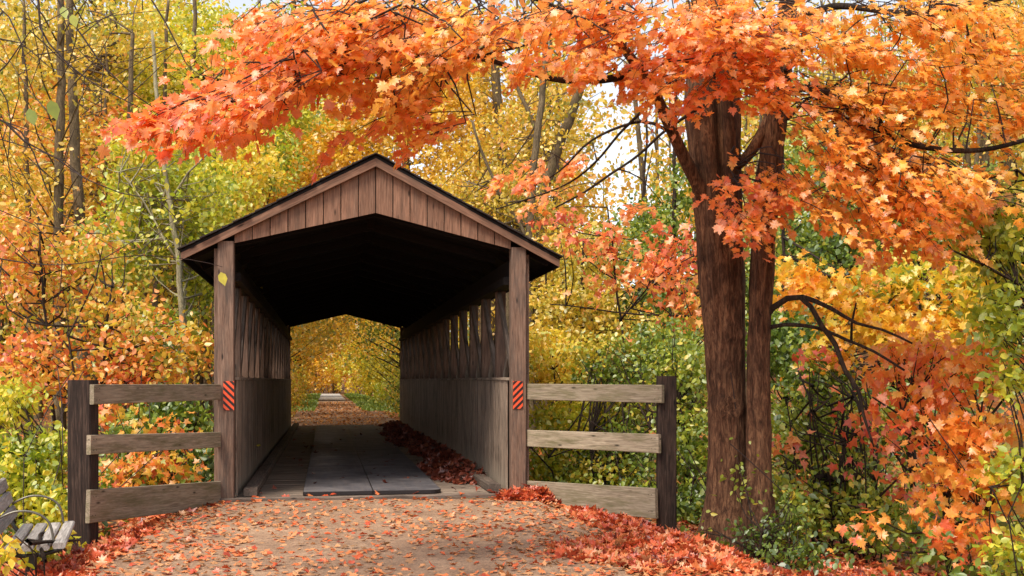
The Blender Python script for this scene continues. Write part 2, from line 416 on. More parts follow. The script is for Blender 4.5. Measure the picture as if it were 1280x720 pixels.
ys = sorted(set([round(v, 3) for v in list(np.arange(-2, 42, .4)) + list(np.linspace(42, 150, 50)) + list(np.linspace(150, 900, 14)) + list(np.linspace(-60, -2, 12))]))
tag(grid('forest_ground', xs, ys, H, M['soil']), kind='structure')

# gravel path in front of the bridge (a sheet a little above the soil, ragged edge)
def edge_l(y): return -3.40 - .25 * ss(10.2, 12.4, y) + .16 * mnoise.noise(Vector((y * .9, 3, 0))) + .05 * mnoise.noise(Vector((y * 4, 9, 0)))
def edge_r(y): return np.interp(y, [-5, 6, 8.5, 10.5, 12, 13.6], [1.1, .95, .9, 1.0, .5, .1]) + .12 * mnoise.noise(Vector((y * .9, 7, 0)))
Vp, Fp = [], []
yy = list(np.arange(-4, 13.2, .25)); nxp = 24
for y in yy:
    for i in range(nxp + 1):
        f = i / nxp; x = edge_l(y) * (1 - f) + edge_r(y) * f
        ymax = BO.y + (x - BO.x) * math.tan(BA) - .11
        y2 = min(y, ymax)
        Vp.append((x, y2, H(x, y2) + .012 + .012 * mnoise.noise(Vector((x * 1.4, y2 * 1.4, 2)))))
for j in range(len(yy) - 1):
    for i in range(nxp):
        a = j * (nxp + 1) + i; Fp.append((a, a + 1, a + nxp + 2, a + nxp + 1))
tag(mesh_obj('gravel_path', Vp, Fp, M['gravel'], None, True), kind='structure')
# path beyond the bridge: leaf strewn first, then bare grey with sunlight painted into its colour
def strip(name, v0, v1, ul, ur, mat, dz, step=1.0):
    V, Fc = [], []; vs = list(np.arange(v0, v1 + .01, step))
    for v in vs:
        for k in range(7):
            j = .15 * mnoise.noise(Vector((v * .4, k, 1))) if k in (0, 6) else 0
            u = ul + (ur - ul) * k / 6 + j; p = BO + CU * u + CV * v
            V.append((p.x, p.y, H(p.x, p.y) + dz))
    for j in range(len(vs) - 1):
        for k in range(6): a = j * 7 + k; Fc.append((a, a + 1, a + 8, a + 7))
    return tag(mesh_obj(name, V, Fc, mat, None, True), kind='structure')
strip('far_trail', BL + .1, 62, -.1, 3.6, M['gravel'], .05)
strip('pale_trail', 62, 98, .5, 2.5, M['far_path'], .09)
# creek under the bridge
pc = BO + CU * UC + CV * 10
tag(mesh_obj('creek', [(pc.x - 14, pc.y - 2.4, -2.5), (pc.x + 14, pc.y - .5, -2.5), (pc.x + 14, pc.y + 3.5, -2.5), (pc.x - 14, pc.y + 1.6, -2.5)], [(0, 1, 2, 3)], M['water']), kind='structure')

# ------------------------------------------------------------------ boards
_cache = {}
def box_mesh(name, L, w_, t_, mat, ch=.004):
    """board: length L along +X from the origin, w_ along Y, t_ along Z, chamfered edges"""
    key = (round(L, 3), round(w_, 3), round(t_, 3), mat.name)
    if key in _cache: return _cache[key]
    c = min(ch, t_ * .3, w_ * .3); V, Fc = [], []
    prof = [(-w_ / 2 + c, -t_ / 2), (w_ / 2 - c, -t_ / 2), (w_ / 2, -t_ / 2 + c), (w_ / 2, t_ / 2 - c), (w_ / 2 - c, t_ / 2), (-w_ / 2 + c, t_ / 2), (-w_ / 2, t_ / 2 - c), (-w_ / 2, -t_ / 2 + c)]
    for x, k in ((0, .0), (L, .0)):
        for y, z in prof: V.append((x, y, z))
    for i in range(8): Fc.append((i, (i + 1) % 8, 8 + (i + 1) % 8, 8 + i))
    Fc.append(tuple(range(8))[::-1]); Fc.append(tuple(range(8, 16)))
    me = bpy.data.meshes.new(name); me.from_pydata(V, [], Fc); me.materials.append(mat); me.update()
    _cache[key] = me; return me

def board(name, p0, p1, w_, t_, side, mat, parent=None, ch=.004):
    """board from p0 to p1; 'side' is the direction of its width w_"""
    p0, p1, side = Vector(p0), Vector(p1), Vector(side); d = p1 - p0; L = d.length; x = d.normalized()
    y = (side - x * side.dot(x)).normalized(); z = x.cross(y)
    o = bpy.data.objects.new(name, box_mesh(name, L, w_, t_, mat, ch))
    o.matrix_local = Matrix(((x.x, y.x, z.x, p0.x), (x.y, y.y, z.y, p0.y), (x.z, y.z, z.z, p0.z), (0, 0, 0, 1)))
    return link(o, parent)

def prism(name, poly, depth, mat, parent, origin, xa, ya):
    """outline 'poly' (local x,y) extruded by depth; local X axis -> xa (the grain), local Y -> ya"""
    xa, ya = Vector(xa).normalized(), Vector(ya).normalized(); za = xa.cross(ya); n = len(poly)
    V = [(x, y, 0) for x, y in poly] + [(x, y, depth) for x, y in poly]
    Fc = [tuple(range(n))[::-1], tuple(range(n, 2 * n))] + [(i, (i + 1) % n, n + (i + 1) % n, n + i) for i in range(n)]
    me = bpy.data.meshes.new(name); me.from_pydata(V, [], Fc); me.materials.append(mat); me.update()
    o = bpy.data.objects.new(name, me); g = Vector(origin)
    o.matrix_local = Matrix(((xa.x, ya.x, za.x, g.x), (xa.y, ya.y, za.y, g.y), (xa.z, ya.z, za.z, g.z), (0, 0, 0, 1)))
    return link(o, parent)

# ------------------------------------------------------------------ covered bridge
ZB = .045
br = empty('covered_bridge', BO + CU * UC + Vector((0, 0, ZB)), BA)
tag(br, 'brown wooden covered footbridge with gable roof carrying the trail through the wood', 'covered bridge')
X, Yv, Zv = Vector((1, 0, 0)), Vector((0, 1, 0)), Vector((0, 0, 1))
HWid = BW / 2                                                        # local u runs -HWid..HWid
# corner posts, front and back
for v in (0, BL):
    for s in (-1, 1):
        board('corner_post', (s * HWid, v, -.5), (s * HWid, v, 3.055 + .0), .185, .185, X, M['post_wood'], br, .008)
        board('post_trim', (s * (HWid + .115), v + .03, .0 if v else .0), (s * (HWid + .115), v + .03, 2.97), .05, .12, X, M['post_wood'], br)
# floor beams, sill, deck planks
board('sill_beam', (-HWid - .12, -.075, -.07), (HWid + .0, -.075, -.07), .10, .16, Yv, M['curb_wood'], br, .01)
for s in (-1, -.35, .35, 1):
    board('floor_beam', (s * 1.5, .1, -.22), (s * 1.5, BL, -.22), .2, .3, X, M['dark_wood'], br)
n = 72; pw = BL / n
for i in range(n):
    v = pw * (i + .5)
    board('deck_plank', (-HWid + .02, v, -.03 + random.uniform(-.003, .003)), (HWid - .02, v, -.03 + random.uniform(-.003, .003)), pw - .010, .05, Yv, M['deck_wood'], br)
# curbs along both walls
for s in (-1, 1):
    for k in range(5):
        v0 = .12 + k * 4.0
        board('curb_timber', (s * (HWid - .27), v0, .055), (s * (HWid - .27), v0 + 3.98, .055), .16, .1, X, M['curb_wood'], br, .01)
# parapet boards, cap rail, outer siding
for s in (-1, 1):
    nb = 101
    for i in range(nb):
        v = .15 + (BL - .3) * (i + .5) / nb; j = random.uniform(-.004, .004)
        board('wall_board', (s * (HWid - .105 + j), v, .012), (s * (HWid - .105 + j), v, 1.405), (BL - .3) / nb - .006, .024, Yv, M['wall_wood'], br, .002)
    board('cap_rail', (s * (HWid - .04), .1, 1.425), (s * (HWid - .04), BL - .1, 1.425), .19, .036, X, M['wall_wood'], br)
    for i in range(100):
        v = .2 + .198 * (i + .5)
        board('siding_board', (s * (HWid + .13), v, -.35), (s * (HWid + .13), v, 1.58 + random.uniform(-.01, .01)), .19, .022, Yv, M['wall_wood'], br, .002)
    # side posts and cross braces
    nbay = 15; bay = BL / nbay
    for i in range(nbay + 1):
        v = i * bay
        if 0 < i < nbay:
            board('side_post', (s * HWid, v, -.1), (s * HWid, v, 2.62), .13, .14, X, M['post_wood'], br)
        if i < nbay:
            board('diagonal_brace', (s * (HWid - .03), v + .12, 1.45), (s * (HWid - .03), v + bay - .02, 2.62), .11, .05, Yv, M['curb_wood'], br)
            board('diagonal_brace', (s * (HWid + .045), v + bay - .12, 1.45), (s * (HWid + .045), v + .02, 2.62), .11, .05, Yv, M['wall_wood'], br)
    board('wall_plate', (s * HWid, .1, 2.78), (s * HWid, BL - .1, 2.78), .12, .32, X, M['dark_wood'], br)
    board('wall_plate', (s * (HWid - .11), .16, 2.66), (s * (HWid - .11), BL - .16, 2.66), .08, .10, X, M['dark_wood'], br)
# roof geometry
EU, EH, RH = 2.27, 2.90, 4.09           # eave half width, underside height at eave, underside height at ridge
sl = (RH - EH) / EU
for s in (-1, 1):
    # roof deck slab
    a0, a1, b0, b1 = (s * EU, EH), (0, RH), (0, RH + .035), (s * EU, EH + .035)
    V = [(x, v, z) for v in (-.14, BL + .14) for x, z in (a0, a1, b0, b1)]
    Fc = [(0, 1, 2, 3), (4, 7, 6, 5), (0, 4, 5, 1), (1, 5, 6, 2), (2, 6, 7, 3), (3, 7, 4, 0)]
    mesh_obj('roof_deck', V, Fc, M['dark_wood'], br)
    # shingle courses: long strips lapping each other up the slope
    nc = 18; Ls = math.hypot(EU, RH - EH)
    dx, dz = -s * EU / Ls, (RH - EH) / Ls; nx_, nz_ = s * dz * 1.0, abs(dx)
    for c in range(nc):
        d0 = -.03 + c * Ls / nc; d1 = d0 + Ls / nc * 1.5
        if c == nc - 1: d1 = Ls + .01
        jj = random.uniform(-.02, .02)
        pts = []
        for d, h0, h1 in ((d0, .014, .030), (d1, .004, .012)):
            bx, bz = s * EU + dx * d, EH + .036 + dz * d
            pts.append(((bx + nx_ * h0, bz + nz_ * h0), (bx + nx_ * h1, bz + nz_ * h1)))
        q = [pts[0][0], pts[1][0], pts[1][1], pts[0][1]]
        V = [(x, v, z + c * .0004) for v in (-.17 + jj, BL + .17) for x, z in q]
        mesh_obj('shingle_course', V, Fc, M['shingle'], br)
    # barge boards
    for v in (-.125, BL + .125):
        wv = .105
        A = Vector((s * (EU + .0), v, EH - .022)); B = Vector((0, v, RH - .022))
        poly = [(0, 0), (Ls, 0), (Ls - 0 * wv * sl, -wv), (.02, -wv)]
        # parallelogram with plumb cuts
        V = [];
        for vv in (v - .014, v + .014):
            V += [(s * EU, vv, EH + .02), (s * EU, vv, EH - .085), (0, vv, RH - .098), (0, vv, RH + .02)]
        loc = Vector((s * EU, v, EH)); xa = (B - A).normalized(); ya = Vector((0, 1, 0)); za = xa.cross(ya)
        Mx = Matrix(((xa.x, ya.x, za.x, loc.x), (xa.y, ya.y, za.y, loc.y), (xa.z, ya.z, za.z, loc.z), (0, 0, 0, 1)))
        Mi = Mx.inverted()
        o = mesh_obj('barge_board', [Mi @ Vector(q) for q in V], Fc, M['gable_wood'], br); o.matrix_local = Mx
    # fascia along the eave
    board('eave_fascia', (s * (EU - .012), -.13, EH - .045), (s * (EU - .012), BL + .13, EH - .045), .09, .022, Zv, M['dark_wood'], br)
for v in (0, BL):
    # gable boards
    bw = .2085; edge = HWid - .095
    def low(x): return 3.44 - .243 * abs(x)
    def top(x): return RH - .07 - sl * abs(x)
    for s in (-1, 1):
        k = 0; x0 = .0
        while x0 < edge - .01:
            x1 = min(x0 + bw, edge); g = .0055
            a, b = x0 + g, x1 - g
            hh = 3.0
            poly = [(low(a) - hh, s * a), (top(a) - hh, s * a), (max(top(b), low(b) + .002) - hh, s * b), (low(b) - hh, s * b)]
            z0 = -.07 if v == 0 else BL + .05
            o = prism('gable_board', [(px_, py_) for px_, py_ in poly], .02, M['gable_wood'], br, (0, z0 + random.uniform(-.003, .003), hh), (0, 0, 1), (1, 0, 0))
            # nail heads near the lower end
            if v == 0:
                tb = Tubes()
                for dxn in (.05, .15):
                    if a + dxn < b:
                        for q in (.045,):
                            c0 = Vector((s * (a + dxn), -.076, low(a + dxn) + q)); tb.add([c0, c0 + Vector((0, .008, 0))], .0075, 6)
                if tb.V:
                    tb.V = [o.matrix_local.inverted() @ p for p in tb.V]
                    tb.build('nail_heads', M['nail'], o, smooth=False)
            x0 = x1; k += 1
# scissor trusses
nt_ = 17
for i in range(nt_):
    v = .14 + i * (BL - .28) / (nt_ - 1)
    for s in (-1, 1):
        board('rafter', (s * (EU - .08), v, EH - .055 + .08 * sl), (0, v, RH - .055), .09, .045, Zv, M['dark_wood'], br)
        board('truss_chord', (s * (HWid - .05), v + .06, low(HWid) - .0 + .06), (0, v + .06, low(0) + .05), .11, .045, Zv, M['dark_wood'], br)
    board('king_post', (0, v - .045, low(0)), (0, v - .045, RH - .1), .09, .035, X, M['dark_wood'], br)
# ceiling boards above the chords
for s in (-1, 1):
    V = []
    for v in (.25, BL - .25):
        V += [(s * (HWid - .03), v, low(HWid) + .14), (0, v, low(0) + .14), (0, v, low(0) + .16), (s * (HWid - .03), v, low(HWid) + .16)]
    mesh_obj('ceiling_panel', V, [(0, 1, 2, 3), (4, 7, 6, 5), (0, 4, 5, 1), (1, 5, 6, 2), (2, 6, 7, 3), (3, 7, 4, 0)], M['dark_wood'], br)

# rubber mats on the deck
mat_t = empty('rubber_mat', BO + CU * 1.742 + CV * .12 + Vector((0, 0, ZB - .004)), BA)
tag(mat_t, 'dark grey rubber runner laid along the middle of the bridge deck', 'mat')
for k, (u0, u1) in enumerate(((-.85, -.001), (.001, .85))):
    for j in range(5):
        v0, v1 = j * 3.96, j * 3.96 + 3.952; r = .12 if j == 0 else .01; th = .05
        def rc(x0, y0, x1, y1, rl, rr):
            p = []
            for a in range(5): t_ = a / 4 * math.pi / 2; p.append((x0 + rl - rl * math.cos(t_), y0 + rl - rl * math.sin(t_)))
            for a in range(5): t_ = a / 4 * math.pi / 2; p.append((x1 - rr + rr * math.sin(t_), y0 + rr - rr * math.cos(t_)))
            return p + [(x1, y1), (x0, y1)]
        po = rc(u0, v0, u1, v1, .01 if (k or j) else .03, .14 if (k and j == 0) else .01); n_ = len(po)
        V = [(x, y, .006) for x, y in po] + [(x, y, th - .004) for x, y in po] + [(x + (.006 if x < (u0 + u1) / 2 else -.006), y + (.006 if y < v0 + 1 else -.006), th) for x, y in po]
        Fc = [tuple(range(2 * n_, 3 * n_))] + [(q * n_ + i, q * n_ + (i + 1) % n_, (q + 1) * n_ + (i + 1) % n_, (q + 1) * n_ + i) for q in range(2) for i in range(n_)]
        ms = mesh_obj('mat_sheet', V, Fc, M['rubber'], mat_t); ms.data.materials.append(M['sign_black'])
        for pf in list(ms.data.polygons)[1:]: pf.material_index = 1

# hazard markers on the front posts
def clip_stripe(x0, x1, y0, y1, a, b, sgn):
    poly = [(x0, y0), (x1, y0), (x1, y1), (x0, y1)]
    f = lambda p: p[1] + sgn * p[0]
    for lim, keep in ((a, 1), (b, -1)):
        out = []
        for i in range(len(poly)):
            p, q = poly[i], poly[(i + 1) % len(poly)]; fp, fq = keep * (f(p) - lim), keep * (f(q) - lim)
            if fp >= 0: out.append(p)
            if fp * fq < 0:
                t_ = fp / (fp - fq); out.append((p[0] + (q[0] - p[0]) * t_, p[1] + (q[1] - p[1]) * t_))
        poly = out
        if not poly: return None
    return poly
def marker(s, label, uoff):
    o = BO + CU * (0 if s < 0 else BW) + CU * uoff + CV * (-.0985)
    root = empty('hazard_marker', o + Vector((0, 0, 1.27)), BA)
    tag(root, label, 'sign', 'striped hazard markers on the bridge posts')
    hw, hh = .062, .172
    V = [(x, y, z) for y in (0, -.004) for x, z in ((-hw, -hh), (hw, -hh), (hw, hh), (-hw, hh))]
    mesh_obj('sign_plate', V, [(0, 1, 2, 3), (4, 7, 6, 5), (0, 4, 5, 1), (1, 5, 6, 2), (2, 6, 7, 3), (3, 7, 4, 0)], M['sign_orange'], root)
    sg = 1 if s < 0 else -1; sv_, sf = [], []
    for k in range(-6, 8):
        c0 = k * .083 + .01
        pl = clip_stripe(-hw + .001, hw - .001, -hh + .001, hh - .001, c0, c0 + .040, sg)
        if pl and len(pl) > 2:
            b = len(sv_); sv_ += [(x, -.0055, z) for x, z in pl]; sf.append(tuple(range(b, len(sv_))))
    mesh_obj('black_stripes', sv_, sf, M['sign_black'], root)
marker(-1, 'orange and black striped marker on the left front post of the bridge', .035)
marker(1, 'orange and black striped marker on the right front post of the bridge', -.015)

# ------------------------------------------------------------------ fences
def fence(label, post_px, Zp, base, w_, rails, Zn, xn):
    """rails: (y_top_far, y_bot_far, y_top_near, y_bot_near, x_end) in photo pixels at the outer post and at the bridge"""
    pt = P(post_px[0], post_px[1], Zp); root = empty('rail_fence', (pt.x, pt.y, base))
    tag(root, label, 'fence', 'rail fences flanking the bridge mouth')
    pr = board('fence_post', (0, 0, -.35), (0, 0, pt.z - base), w_, w_ * .95, X, M['old_post'], root, .012)
    d = P(xn, 480, Zn) - P(post_px[0], 480, Zp); d.z = 0; dn = d.normalized(); nrm = Vector((dn.y, -dn.x, 0))
    if nrm.y > 0: nrm = -nrm
    for (ya, yb, yc, yd, xe) in rails:
        A = P(xe, (ya + yb) / 2, Zp - .13); B = P(xn, (yc + yd) / 2, Zn - .02)
        wA = abs(yb - ya) / F * Zp; wB = abs(yd - yc) / F * Zn; wd = (wA + wB) / 2
        A += nrm * .03; B += nrm * .01; A -= Vector(root.location); B -= Vector(root.location)
        rb = board('rail', A, B, wd, .042, Zv, M['rail_wood'], root, .005)
        tb = Tubes()
        for q in (-.28, .28):
            for e in (.05, .1):
                for zz in (-.023, .019): tb.add([Vector((e, q * wd, zz)), Vector((e, q * wd, zz + .004))], .005, 5)
        tb.build('nail_heads', M['nail'], rb, smooth=False)
    return root
fence('grey three-rail fence left of the bridge with a tall dark square post', (104, 475), 9.9, -.22, .215,
      [(481, 505, 480, 500, 111), (544, 568, 540, 559, 107), (613, 653, 601, 634, 106)], 12.72, 274)
fence('grey three-rail fence right of the bridge ending at a dark leaning post', (833, 470), 11.75, -.36, .20,
      [(482, 503, 479, 500, 831), (543, 566, 537, 558, 827), (611, 647, 600, 634, 823)], 13.42, 657)

# ------------------------------------------------------------------ bench
bn = Vector((-3.25, 7.8, 0)); bl = Vector((-.33, .944, 0)).normalized(); bd = Vector((-bl.y, bl.x, 0))
be = empty('park_bench', (bn.x, bn.y, -.22), math.atan2(bl.y, bl.x))    # local X along the bench, local Y towards its back
tag(be, 'weathered slatted park bench with curved steel arms at the lower left edge', 'bench')
SHt = .46; Lb = 1.28
for k in range(4):
    y = .045 + k * .107
    board('seat_slat', (0, y, SHt + .008 * (k == 0)), (Lb, y, SHt + .008 * (k == 0)), .088, .045, Yv, M['bench_wood'], be, .012)
for k in range(3):
    z = SHt + .13 + k * .115; y = .47 + .035 * k
    board('back_slat', (0, y, z), (Lb, y, z), .10, .04, Vector((0, .28, 1)), M['bench_wood'], be, .014)
for x in (.10, Lb - .08):
    t = Tubes()
    t.add(spline([(x, .475, SHt + .2), (x, .35, SHt + .255), (x, .22, SHt + .245), (x, .12, SHt + .17), (x, .085, SHt + .02)], .03), .009, 8)
    t.build('armrest', M['arm_steel'], be)
    t = Tubes()
    t.add(spline([(x + .02, .03, SHt - .035), (x + .02, .25, SHt - .075), (x + .02, .43, SHt - .03), (x + .02, .50, SHt + .12), (x + .02, .56, SHt + .4)], .04), .016, 8)
    t.build('side_bracket', M['steel'], be)
    board('leg', (x + .02, .24, -.05), (x + .02, .24, SHt - .06), .075, .055, Yv, M['steel'], be)

# ------------------------------------------------------------------ big maple
mp_root = empty('orange_maple', P(908, 690, 10.2)); mp_root.location.z = H(mp_root.location.x, 10.2)
tag(mp_root, 'large twin-trunked maple with bright orange leaves on the right of the path', 'tree')
ML = Vector(mp_root.location)
def big_trunk(name, ctrl, seam=None, sides=44, step=.05, mat='maple_bark', knots=()):
    """ctrl: (px, py, width px, Z)"""
    pts = [P(a, b, z) for a, b, c, z in ctrl]; rad = [c / F * z / 2 for a, b, c, z in ctrl]
    sp = spline(pts, step); n = len(sp)
    # radius by height
    hs = [p.z for p in pts]; rs = rad
    V, Fc = [], []
    for i, p in enumerate(sp):
        r = float(np.interp(p.z, hs, rs))
        flare = .15 * math.exp(-max(0, p.z - ML.z) / .3)
        for k in range(sides):
            a = 2 * math.pi * k / sides; ca, sa = math.cos(a), math.sin(a)
            rr = r + flare * (1 + .6 * math.sin(a * 4 + 1))
            q = Vector((ca * 3.2, sa * 3.2, p.z * .42))
            rr += r * .075 * mnoise.noise(q + Vector((pts[0].x, 0, 0)))
            rg = mnoise.noise(Vector((ca * 7, sa * 7, p.z * 1.1))); rr -= .016 * (1 - abs(rg) * 2.2); rr += .014 * mnoise.noise(Vector((ca * 4.5, sa * 4.5, p.z * 1.9 + 7)))
            rr += .006 * mnoise.noise(Vector((ca * 18, sa * 18, p.z * 5)))
            if seam:
                for (a0, z0, z1, dep) in seam:
                    da = abs((a - a0 + math.pi) % (2 * math.pi) - math.pi)
                    rr -= dep * r * math.exp(-(da / .22) ** 2) * ss(z0, z1, p.z)
            for (ka, kz, kr, kh) in knots:
                da = ((a - ka + math.pi) % (2 * math.pi) - math.pi) * r; dz_ = p.z - kz
                d2 = math.hypot(da, dz_ * 1.7)
                rr += kh * (math.exp(-((d2 - kr) / (kr * .35)) ** 2) - .8 * math.exp(-(d2 / (kr * .55)) ** 2))
            V.append(p + Vector((ca * rr, sa * rr, 0)) - ML)
    for i in range(n - 1):
        for k in range(sides):
            a = i * sides + k; b = i * sides + (k + 1) % sides; Fc.append((a, b, b + sides, a + sides))
    Fc.append(tuple(range((n - 1) * sides, n * sides)))
    return mesh_obj(name, V, Fc, M[mat], mp_root, True)
front = -math.pi / 2
big_trunk('trunk', [(908, 735, 62, 10.2), (908, 690, 54, 10.2), (909, 600, 46, 10.2), (908, 500, 47, 10.2), (903, 360, 56, 10.2), (897, 240, 62, 10.2), (890, 125, 70, 10.2), (890, 0, 50, 10.2), (892, -120, 40, 10.2)],
          seam=[(front + .12, 2.3, 3.4, .45), (front + 2.9, 2.6, 3.6, .3), (front - .9, 1.8, 3.2, .12)],
          knots=[(front, 1.20, .11, .034), (front + .4, 1.9, .09, .02), (front - .3, .55, .07, .010), (front + .2, 2.7, .1, .014)])
big_trunk('trunk', [(950, 735, 52, 10.0), (950, 690, 42, 10.0), (948, 600, 30, 10.0), (948, 450, 29, 10.0), (953, 340, 29, 10.0), (957, 270, 32, 10.0), (965, 180, 30, 10.0), (975, 100, 30, 10.0), (988, 0, 26, 10.0), (1000, -130, 22, 10.0)],
          seam=[(front + .4, .4, 2.4, .12)], sides=32, knots=[(front + .5, 2.55, .07, .014), (front, 1.8, .05, .01)])

def limb_pts(c, wob=.015, seed=1):
    return spline([P(a, b, z) for a, b, w_, z in c], .09, wob, seed), [w_ / F * z / 2 for a, b, w_, z in c]
maple_limbs = [
    [(905, 240, 16, 10.05), (915, 222, 17, 9.9), (914, 180, 15, 9.9), (908, 120, 14, 9.9), (900, 40, 12, 9.8), (890, -60, 9, 9.6)],
    [(914, 215, 12, 9.95), (930, 200, 14, 9.95), (945, 180, 14, 9.98), (962, 150, 16, 10.0)],
    [(880, 245, 20, 10.1), (862, 210, 16, 10.0), (845, 172, 14, 9.9), (820, 120, 13, 9.6), (797, 82, 12, 9.3), (770, 48, 11, 9.0), (738, -2, 9, 8.6), (705, -60, 7, 8.2)],
    [(800, 88, 11, 9.35), (772, 98, 10, 9.1), (745, 101, 9, 8.9), (702, 99, 8, 8.6), (655, 88, 7, 8.3), (611, 76, 6, 8.1), (575, 64, 5, 8.0)],
    [(611, 76, 4, 8.1), (568, 72, 4, 7.9), (500, 76, 3.6, 7.5), (430, 83, 3, 7.2), (370, 100, 2.4, 7.0), (290, 128, 1.6, 6.8)],
    [(590, 72, 3.5, 8.1), (640, 62, 3, 8.2), (687, 44, 3, 8.3), (720, 20, 2, 8.3)],
    [(770, 48, 4, 9.0), (700, 10, 4, 8.4), (600, -20, 4, 7.8), (520, 0, 3.6, 7.1), (430, 42, 3, 6.9), (350, 76, 2.4, 6.75), (290, 104, 1.8, 6.7), (195, 142, 1.1, 6.6)],
    [(840, 165, 5, 9.8), (800, 150, 3.6, 9.9), (740, 175, 3, 10.1), (700, 215, 2.2, 10.3), (655, 240, 1.6, 10.4)],
    [(822, 120, 5, 9.6), (780, 160, 3.4, 10.0), (745, 200, 2.8, 10.4), (700, 235, 2, 10.6), (620, 262, 1.5, 10.8)],
    [(878, 130, 5, 9.9), (830, 165, 3.6, 10.3), (790, 200, 3.2, 10.6), (730, 240, 3, 11.0), (690, 262, 2, 11.2)],
    [(950, 408, 9, 10.0), (966, 386, 8, 9.95), (984, 374, 7, 9.85), (1004, 372, 6, 9.8), (1040, 386, 5, 9.6), (1072, 405, 4, 9.5), (1104, 414, 3.2, 9.4), (1140, 430, 2.5, 9.3)],
    [(1000, 372, 6, 9.8), (1014, 384, 6.5, 9.75), (1028, 408, 6.5, 9.7), (1044, 430, 6, 9.7), (1056, 462, 5.5, 9.6), (1072, 488, 4.5, 9.55), (1078, 520, 3.4, 9.5), (1092, 560, 2, 9.5)],
    [(955, 410, 6, 10.0), (980, 405, 5, 9.9), (1020, 410, 4.5, 9.8), (1060, 424, 4, 9.7), (1092, 437, 3.5, 9.6), (1130, 462, 2.6, 9.5)],
    [(1064, 426, 3.5, 9.7), (1064, 405, 3, 9.65), (1070, 380, 2, 9.6)],
    [(975, 120, 10, 10.0), (1010, 110, 9, 9.7), (1060, 130, 8, 9.3), (1110, 168, 7, 9.0), (1175, 186, 7, 8.8), (1240, 186, 6, 8.6), (1330, 160, 5, 8.4)],
    [(1110, 200, 6, 9.1), (1150, 203, 6, 8.9), (1182, 206, 4, 8.8), (1230, 225, 3, 8.6)],
    [(985, 30, 10, 10.0), (1040, 10, 8, 9.6), (1145, 18, 7, 9.0), (1245, 2, 5, 8.6), (1330, -20, 4, 8.4)],
    [(978, 90, 6, 9.95), (1000, 70, 6, 9.7), (1006, 30, 5, 9.5), (1003, 5, 4, 9.4)],
    [(990, -10, 8, 10), (930, -60, 7, 9.2), (820, -70, 6, 8.3), (700, -60, 5, 7.7), (560, -40, 4, 7.2), (450, 5, 3, 6.9)],
    [(985, 150, 4, 9.9), (1010, 125, 5, 9.7), (1032, 118, 4, 9.6), (1060, 95, 3, 9.5)],
]
limb_samples = []
tt = Tubes()
for k, c in enumerate(maple_limbs):
    sp, rr = limb_pts(c, .02, k)
    t_ = Tubes(); t_.add(sp, lerp_r(rr, len(sp)), 9, True, .05); t_.V = [v - ML for v in t_.V]
    o = mesh_obj('limb', t_.V, t_.Fc, M['maple_bark'] if rr[0] > .04 else M['dark_bark'], mp_root, True)
    limb_samples += [np.array(p) for p in sp]
limb_samples = np.array(limb_samples)

def sprays(blobs, samples, tubes, leaf=.105, origin=None):
    """leafy twig sprays in ellipsoidal zones; each is tied to the nearest limb.  blob: px,py,rx,ry,Z,dz,n,var,dir"""
    pos, tip, nrm, size, var = [], [], [], [], []
    for (bx, by, rx, ry, Z, dz, ns, va, dr) in blobs:
        dr = Vector(dr)
        for _ in range(ns):
            a = rng.normal(0, .5, 3); a = np.clip(a, -1, 1)
            c = P(bx + a[0] * rx, by + a[1] * ry, Z + a[2] * dz)
            d = (dr + Vector(rng.normal(0, .24, 3))); d.z -= .06; d.normalize()
            L = rng.uniform(.32, .72); start = c - d * L * .5
            if samples is not None:
                k = int(np.argmin(((samples - np.array(start)) ** 2).sum(1))); s0 = Vector(samples[k])
                if (s0 - start).length > .1:
                    mid = (s0 + start) / 2 + Vector(rng.normal(0, .05, 3)) + Vector((0, 0, .04))
                    pts = spline([s0, mid, start], .15, .02, bx); tubes.add(pts, lerp_r([.0075 + .002 * (s0 - start).length, .0045], len(pts)), 4, False)
            nseg = 7; main = []
            p = Vector(start); dd = Vector(d)
            for i in range(nseg + 1):
                main.append(Vector(p)); p = p + dd * (L / nseg); dd = (dd + Vector((0, 0, -.05)) + Vector(rng.normal(0, .07, 3))).normalized()
            tubes.add(main, lerp_r([.0045, .0018], len(main)), 3, False)
            side = d.cross(Vector((0, 0, 1)))
            if side.length < .1: side = Vector((1, 0, 0))
            side.normalize()
            vcl = va + rng.normal(0, .08)
            def put(q, out, n_):
                for _k in range(n_):
                    o2 = (out + Vector(rng.normal(0, .35, 3))); o2.z -= rng.uniform(0, .8); o2.normalize()
                    pos.append(q + o2 * rng.uniform(.02, .05)); tip.append(o2)
                    nn = Vector((0, -.6, .7)) + Vector(rng.normal(0, .34, 3)); nrm.append(nn)
                    size.append(leaf * rng.uniform(.5, 1.3)); var.append(vcl + rng.normal(0, .13))
            for i in range(1, nseg + 1):
                for sgn in (-1, 1):
                    l2 = L * rng.uniform(.3, .65) * (1 - .5 * i / nseg)
                    od = (side * sgn + d * .7 + Vector(rng.normal(0, .15, 3))).normalized()
                    q = main[i]; m2 = [q + od * (l2 * j / 3) + Vector((0, 0, -.02 * j * j / 3)) for j in range(4)]
                    tubes.add(m2, .0016, 3, False)
                    for j in (1, 2, 3): put(m2[j] if rng.random() < .8 else m2[j] + Vector(rng.normal(0, .05, 3)), (od + side * (rng.choice([-1, 1]) * .5)).normalized(), 1)
                    if rng.random() < .6: put(m2[3], od, 1)
            put(main[-1], d, 2)
    return tuple(np.array([tuple(v) for v in a]) if a and not isinstance(a[0], float) else np.array(a) for a in (pos, tip, nrm, size, var))

